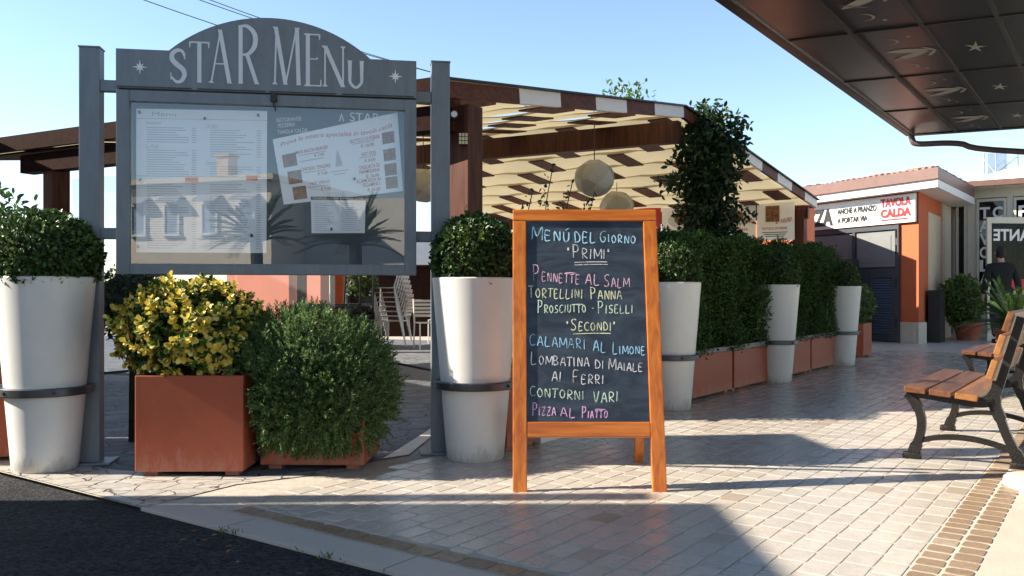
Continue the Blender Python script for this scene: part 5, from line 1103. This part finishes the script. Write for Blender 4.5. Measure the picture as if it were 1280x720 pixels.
m_skin = MAT('skin', (.48, .28, .20), .55, var=.08); m_suit = MAT('black_suit_cloth', (.007, .007, .008), .85, var=.3, scale=20); m_trs = MAT('dark_grey_trouser_cloth', (.022, .023, .026), .85, var=.25, scale=20); m_hair = MAT('dark_hair', (.012, .010, .009), .7, var=.4, scale=40); m_shoe = MAT('black_leather', (.012, .011, .01), .35)
man = thing('person', 'man in a black suit jacket and dark grey trousers walking away by the restaurant door', 'person', (9.2, 16.25, 0), R(-12))
# joints: walking away (+y), left foot trailing
J = [(0, 0, .98), (0, .0, 1.15), (0, .01, 1.36), (0, .0, 1.50), (0, .02, 1.58), (0, .05, 1.68), (0, .05, 1.775),
     (-.10, 0, .94), (-.13, -.02, .52), (-.14, -.20, .11), (-.15, -.10, .045), (.10, .02, .94), (.11, .20, .53), (.10, .26, .10), (.11, .40, .045),
     (-.20, 0, 1.43), (-.27, -.03, 1.16), (-.29, .04, .92), (-.295, .07, .84), (.20, .0, 1.43), (.27, -.05, 1.16), (.29, -.06, .91), (.295, -.05, .83)]
E = [(0, 1), (1, 2), (2, 3), (3, 4), (4, 5), (5, 6), (0, 7), (7, 8), (8, 9), (9, 10), (0, 11), (11, 12), (12, 13), (13, 14), (2, 15), (15, 16), (16, 17), (17, 18), (2, 19), (19, 20), (20, 21), (21, 22)]
rad = [(.14, .10), (.14, .10), (.15, .10), (.06, .06), (.055, .06), (.078, .095), (.06, .075), .085, .06, .042, .035, .085, .06, .042, .035, .06, .045, .035, .028, .06, .045, .035, .028]
body = skin_mesh('body', J, E, rad, m_skin, man)
jk = skin_mesh('jacket', [(0, 0, .90), (0, 0, 1.1), (0, .01, 1.34), (0, .0, 1.53), J[15], J[16], J[17], J[19], J[20], J[21], (0, 0, .80)], [(0, 1), (1, 2), (2, 3), (2, 4), (4, 5), (5, 6), (2, 7), (7, 8), (8, 9), (0, 10)], [(.195, .135), (.18, .125), (.19, .13), (.085, .085), .088, .066, .056, .088, .066, .056, (.205, .14)], m_suit, man)
tr = skin_mesh('trousers', [(0, 0, .95), J[7], J[8], J[9], J[11], J[12], J[13]], [(0, 1), (1, 2), (2, 3), (0, 4), (4, 5), (5, 6)], [(.15, .115), .105, .085, .075, .105, .085, .075], m_trs, man)
sh = MB()
for (x, y) in ((-.145, -.13), (.11, .36)): core(sh, (x, y, .05), (.052, .135, .055), x, 8, .03)
sh.build('shoe', m_shoe, man, smooth=True)
hr = MB(); core(hr, (0, .02, 1.70), (.086, .102, .125), 4., 10, .10); hr.build('hair', m_hair, man, smooth=True)
er = MB(); core(er, (-.083, .06, 1.70), (.014, .024, .034), 1., 6, .02); core(er, (.083, .06, 1.70), (.014, .024, .034), 2., 6, .02); core(er, (0, .152, 1.695), (.017, .02, .028), 3., 6, .02); er.build('ear', m_skin, man, smooth=True)
hd_ = MB()
for sx, i in ((-1, 18), (1, 22)):
    p = Vector(J[i]); core(hd_, p, (.022, .042, .05), 1., 8, .03)
    for k in range(4): q = p+Vector((0, -.027+.018*k, -.035)); hd_.tube([q, q+Vector((-.004*sx, .006, -.035)), q+Vector((-.014*sx, .012, -.062-.008*(1.5-abs(k-1.5))))], [.0095, .009, .007], 6)
    q = p+Vector((-.01*sx, .04, 0)); hd_.tube([q, q+Vector((-.01*sx, .02, -.03)), q+Vector((-.016*sx, .022, -.055))], [.011, .01, .008], 6)
hd_.build('hand', m_skin, man, smooth=True)

# ---------------------------------------------------------------- things on the terrace behind
m_alu = MAT('aluminium_tube', (.55, .55, .54), .35, .7); m_wplast = MAT('white_plastic', (.72, .71, .68), .4, var=.04)
def make_chair(lab, loc, rz, frame, seat, grp):
    t = thing('cafe_chair', lab, 'chair', loc, rz, grp)
    for sx in (-.2, .2):
        m = MB(); m.tube([(sx, .2, 0), (sx, .19, .44)], .013, 7); m.build('leg', frame, t)
        m = MB(); m.tube(smoothpts([(sx, -.26, 0), (sx, -.20, .42), (sx, -.24, .6), (sx*.96, -.30, .84)], 4), .013, 7); m.build('leg', frame, t)
    m = MB()
    for i in range(6): m.box((0, .17-.068*i, .445), (.42, .05, .016), bev=.004)
    m.build('seat', seat, t); m = MB()
    for i in range(5): m.box((0, -.235-.016*i, .56+.062*i), (.40, .014, .042), Matrix.Rotation(-.24, 3, 'X'), bev=.003)
    m.build('backrest', seat, t); return t
base = Vector((XY(494, 15.6), 15.6, 0)); nm = ['lowest', 'second', 'third', 'fourth', 'fifth', 'sixth', 'seventh', 'topmost']
c0_ = make_chair('lowest chair of the leaning stack of metal slat chairs below the menu case', base, R(80), m_alu, m_alu, 'metal slat chairs in a stack')
for i in range(1, 8): dup(c0_, base+Vector((.034*i*-.6, 0, .085*i)), R(80), nm[i]+' chair of the leaning stack of metal slat chairs below the menu case', 'metal slat chairs in a stack')
w1 = make_chair('white plastic chair beside the right grey post of the menu case', (XY(536, 14.6), 14.6, 0), R(200), m_wplast, m_wplast, 'white plastic chairs')
dup(w1, (XY(552, 16.2), 16.2, 0), R(170), 'second white plastic chair, farther back behind the right grey post', 'white plastic chairs')
tb = thing('cafe_table', 'black bar table behind the rosemary with upturned chairs on it', 'table', (XY(415, 11.0), 11.0, 0), R(6)); MB().box((0, 0, .77), (1.0, .62, .035), bev=.005).build('tabletop', m_black, tb)
for sx in (-.42, .42):
    for sy in (-.24, .24): MB().box((sx, sy, .375), (.045, .045, .75)).build('leg', m_black, tb)
uc = make_chair('upturned black chair at the left end of the black table', (XY(396, 11.0), 11.0, 1.245), 0, m_black, m_black, 'upturned chairs on the table'); uc.rotation_euler = (R(180), 0, R(10))
u2 = dup(uc, (XY(440, 11.1), 11.1, 1.245), 0, 'upturned black chair at the right end of the black table', 'upturned chairs on the table'); u2.rotation_euler = (R(180), 0, R(-14))
sw = MB(); sw.box((XY(345, 15), 15.0, .86), (2.4, .2, 1.72), Matrix.Rotation(R(-34), 3, 'Z')); tag(sw.build('salmon_wall', m_salmon), 'salmon pink rendered wall seen under the menu case', 'wall')
op = MB(); op.box((XY(425, 15), 14.9, 1.2), (.17, .17, 2.4), bev=.01); tag(op.build('orange_pillar', m_orangewall), 'orange pillar right of the salmon pink wall under the menu case', 'pillar')
ball('leafy_shrub', 'sunlit green shrub beside the orange pillar under the menu case', 'shrub', Vector((XY(449, 15.4), 15.4, .85)), (.3, .3, .38), 1100, .08, .4, m_fresh, 17., zc=.3, depth=.6)
MB().lathe([(0, 0), (.18, 0), (.25, .9), (.22, .9), (.2, .84), (0, .84)], 24).build('plant_tub', m_black, None, loc=(XY(449, 15.4), 15.4, 0)); tag(bpy.data.objects['plant_tub'], 'dark tub under the sunlit shrub by the orange pillar', 'plant pot')
bar = thing('bar_counter', 'dark timber bar counter at the back of the terrace right of the menu case', 'counter', (-1.55, 19.0, 0)); MB().box((0, 0, .75), (3.0, .5, 1.5), bev=.01).build('front', m_dark_shaded, bar); MB().box((0, -.03, 1.53), (3.1, .6, .05), bev=.01).build('counter_top', m_dark_shaded, bar)
wb = MB(); wb.box((-1.0, 20.6, 1.2), (6.2, .15, 2.4)); tag(wb.build('back_wall', MAT('white_back_wall', (.62, .62, .60), .8, var=.06)), 'white wall at the back of the terrace behind the bar counter', 'wall')
m_scr = GLASS('hazy_screen_glass', (.96, .98, .98), .02, .05, .05, (.75, .8, .84))
sc_ = thing('glass_screen', 'hazy glass wind screen between the timber posts at the left', 'screen', PG(.25, 1.3)-Vector((0, 0, roofz(.25))), math.atan2(W.y, W.x))
for i in range(3): MB().box((.62+1.24*i, 0, 1.15), (1.2, .012, 2.1)).build('pane', m_scr, sc_)
fr = MB()
for i in range(4): fr.box((1.24*i, 0, .06), (.05, .05, .12))
fr.box((1.86, 0, .09), (3.72, .03, .03)); fr.build('clamp', m_alu, sc_)

# ---------------------------------------------------------------- far trees, wires
def far_tree(x, y, h, r, lab, seed, mat=m_box1, n=2200, L=.3):
    t = thing('far_tree', lab, 'tree', (x, y, 0), 0, 'trees beyond the roofs'); MB().tube([(0, 0, 0), (.05, 0, h*.5), (0, .05, h*.85)], [.16, .11, .04], 8).build('trunk', m_branch, t)
    PP = []; NN = []
    for i in range(7):
        c = (random.uniform(-.5, .5)*r, random.uniform(-.5, .5)*r, h-r*.8+random.uniform(-.5, .6)*r); P, N = shell(n//7, c, (r*.6, r*.6, r*.5), seed+i, .25, .7, 1.2); PP.append(P); NN.append(N)
    P = np.concatenate(PP); N = np.concatenate(NN); Lr = rng.uniform(.5, 1, len(P))*L; leaf_mesh('crown', P, N*.5+unit(len(P)), unit(len(P)), Lr, Lr*.45, mat, t)
far_tree(XY(778, 26), 26, ZZ(106, 26), 1.0, 'feathery tree top peeping over the pergola roof', 40., m_fresh, 700, .22)
far_tree(-13.5, 22, 3.0, 1.6, 'dark tree behind the left pot, low over the horizon', 50.); far_tree(-17.5, 27, 3.4, 1.9, 'dark tree at the left picture edge behind the bush', 60.)
m_wire = MAT('dark_wire', (.05, .05, .055), .6)
def wire(a, b, lab):
    pts = []; A = Vector(a); B = Vector(b)
    for i in range(17): t_ = i/16; p = A.lerp(B, t_); p.z -= 1.1*4*t_*(1-t_)*.5; pts.append(p)
    m = MB(); m.tube(pts, .014, 6); tag(m.build('overhead_wire', m_wire), lab, 'wire', 'overhead wires')
def WP(px, py, y): return (XY(px, y), y, ZZ(py, y))
wire(WP(120, -22, 26), WP(760, 148, 34), 'overhead wire crossing the sky farthest left, passing behind the arched header'); wire(WP(190, -22, 28), WP(800, 142, 36), 'overhead wire of the close pair nearer the arch top'); wire(WP(205, -22, 28.4), WP(805, 146, 36), 'lower overhead wire of the close pair by the arch top')

# fallen leaves and weeds along the kerb
m_dry = LEAF('dry_leaf', [(0, (.18, .09, .03)), (1, (.34, .20, .08))], .7)
lf = np.array([[*(AB(KA+rng.uniform(-.25, .02), rng.uniform(-3.4, -.2)).xy), rng.uniform(-.004, .004)] for _ in range(26)]); o = leaf_mesh('fallen_leaves', lf, np.c_[unit(26)[:, :2], np.full(26, .05)], np.c_[np.zeros((26, 2)), np.ones(26)], .028, .016, m_dry); tag(o, 'small dry leaves scattered along the kerb on the asphalt', 'leaves', kind='stuff')
gp = []
for cxy in ((KA-.005, -2.95), (KA-.01, -2.35)):
    for _ in range(22): q = AB(cxy[0]+rng.normal()*.012, cxy[1]+rng.normal()*.06); gp.append([q.x, q.y, -.012])
gp = np.array(gp); o = leaf_mesh('kerb_weeds', gp, unit(len(gp))*.7+np.array([0, 0, .9]), unit(len(gp)), rng.uniform(.015, .04, len(gp)), .006, m_fresh, simple=True); tag(o, 'tufts of weeds growing in the joint between kerb and asphalt', 'weeds', kind='stuff')
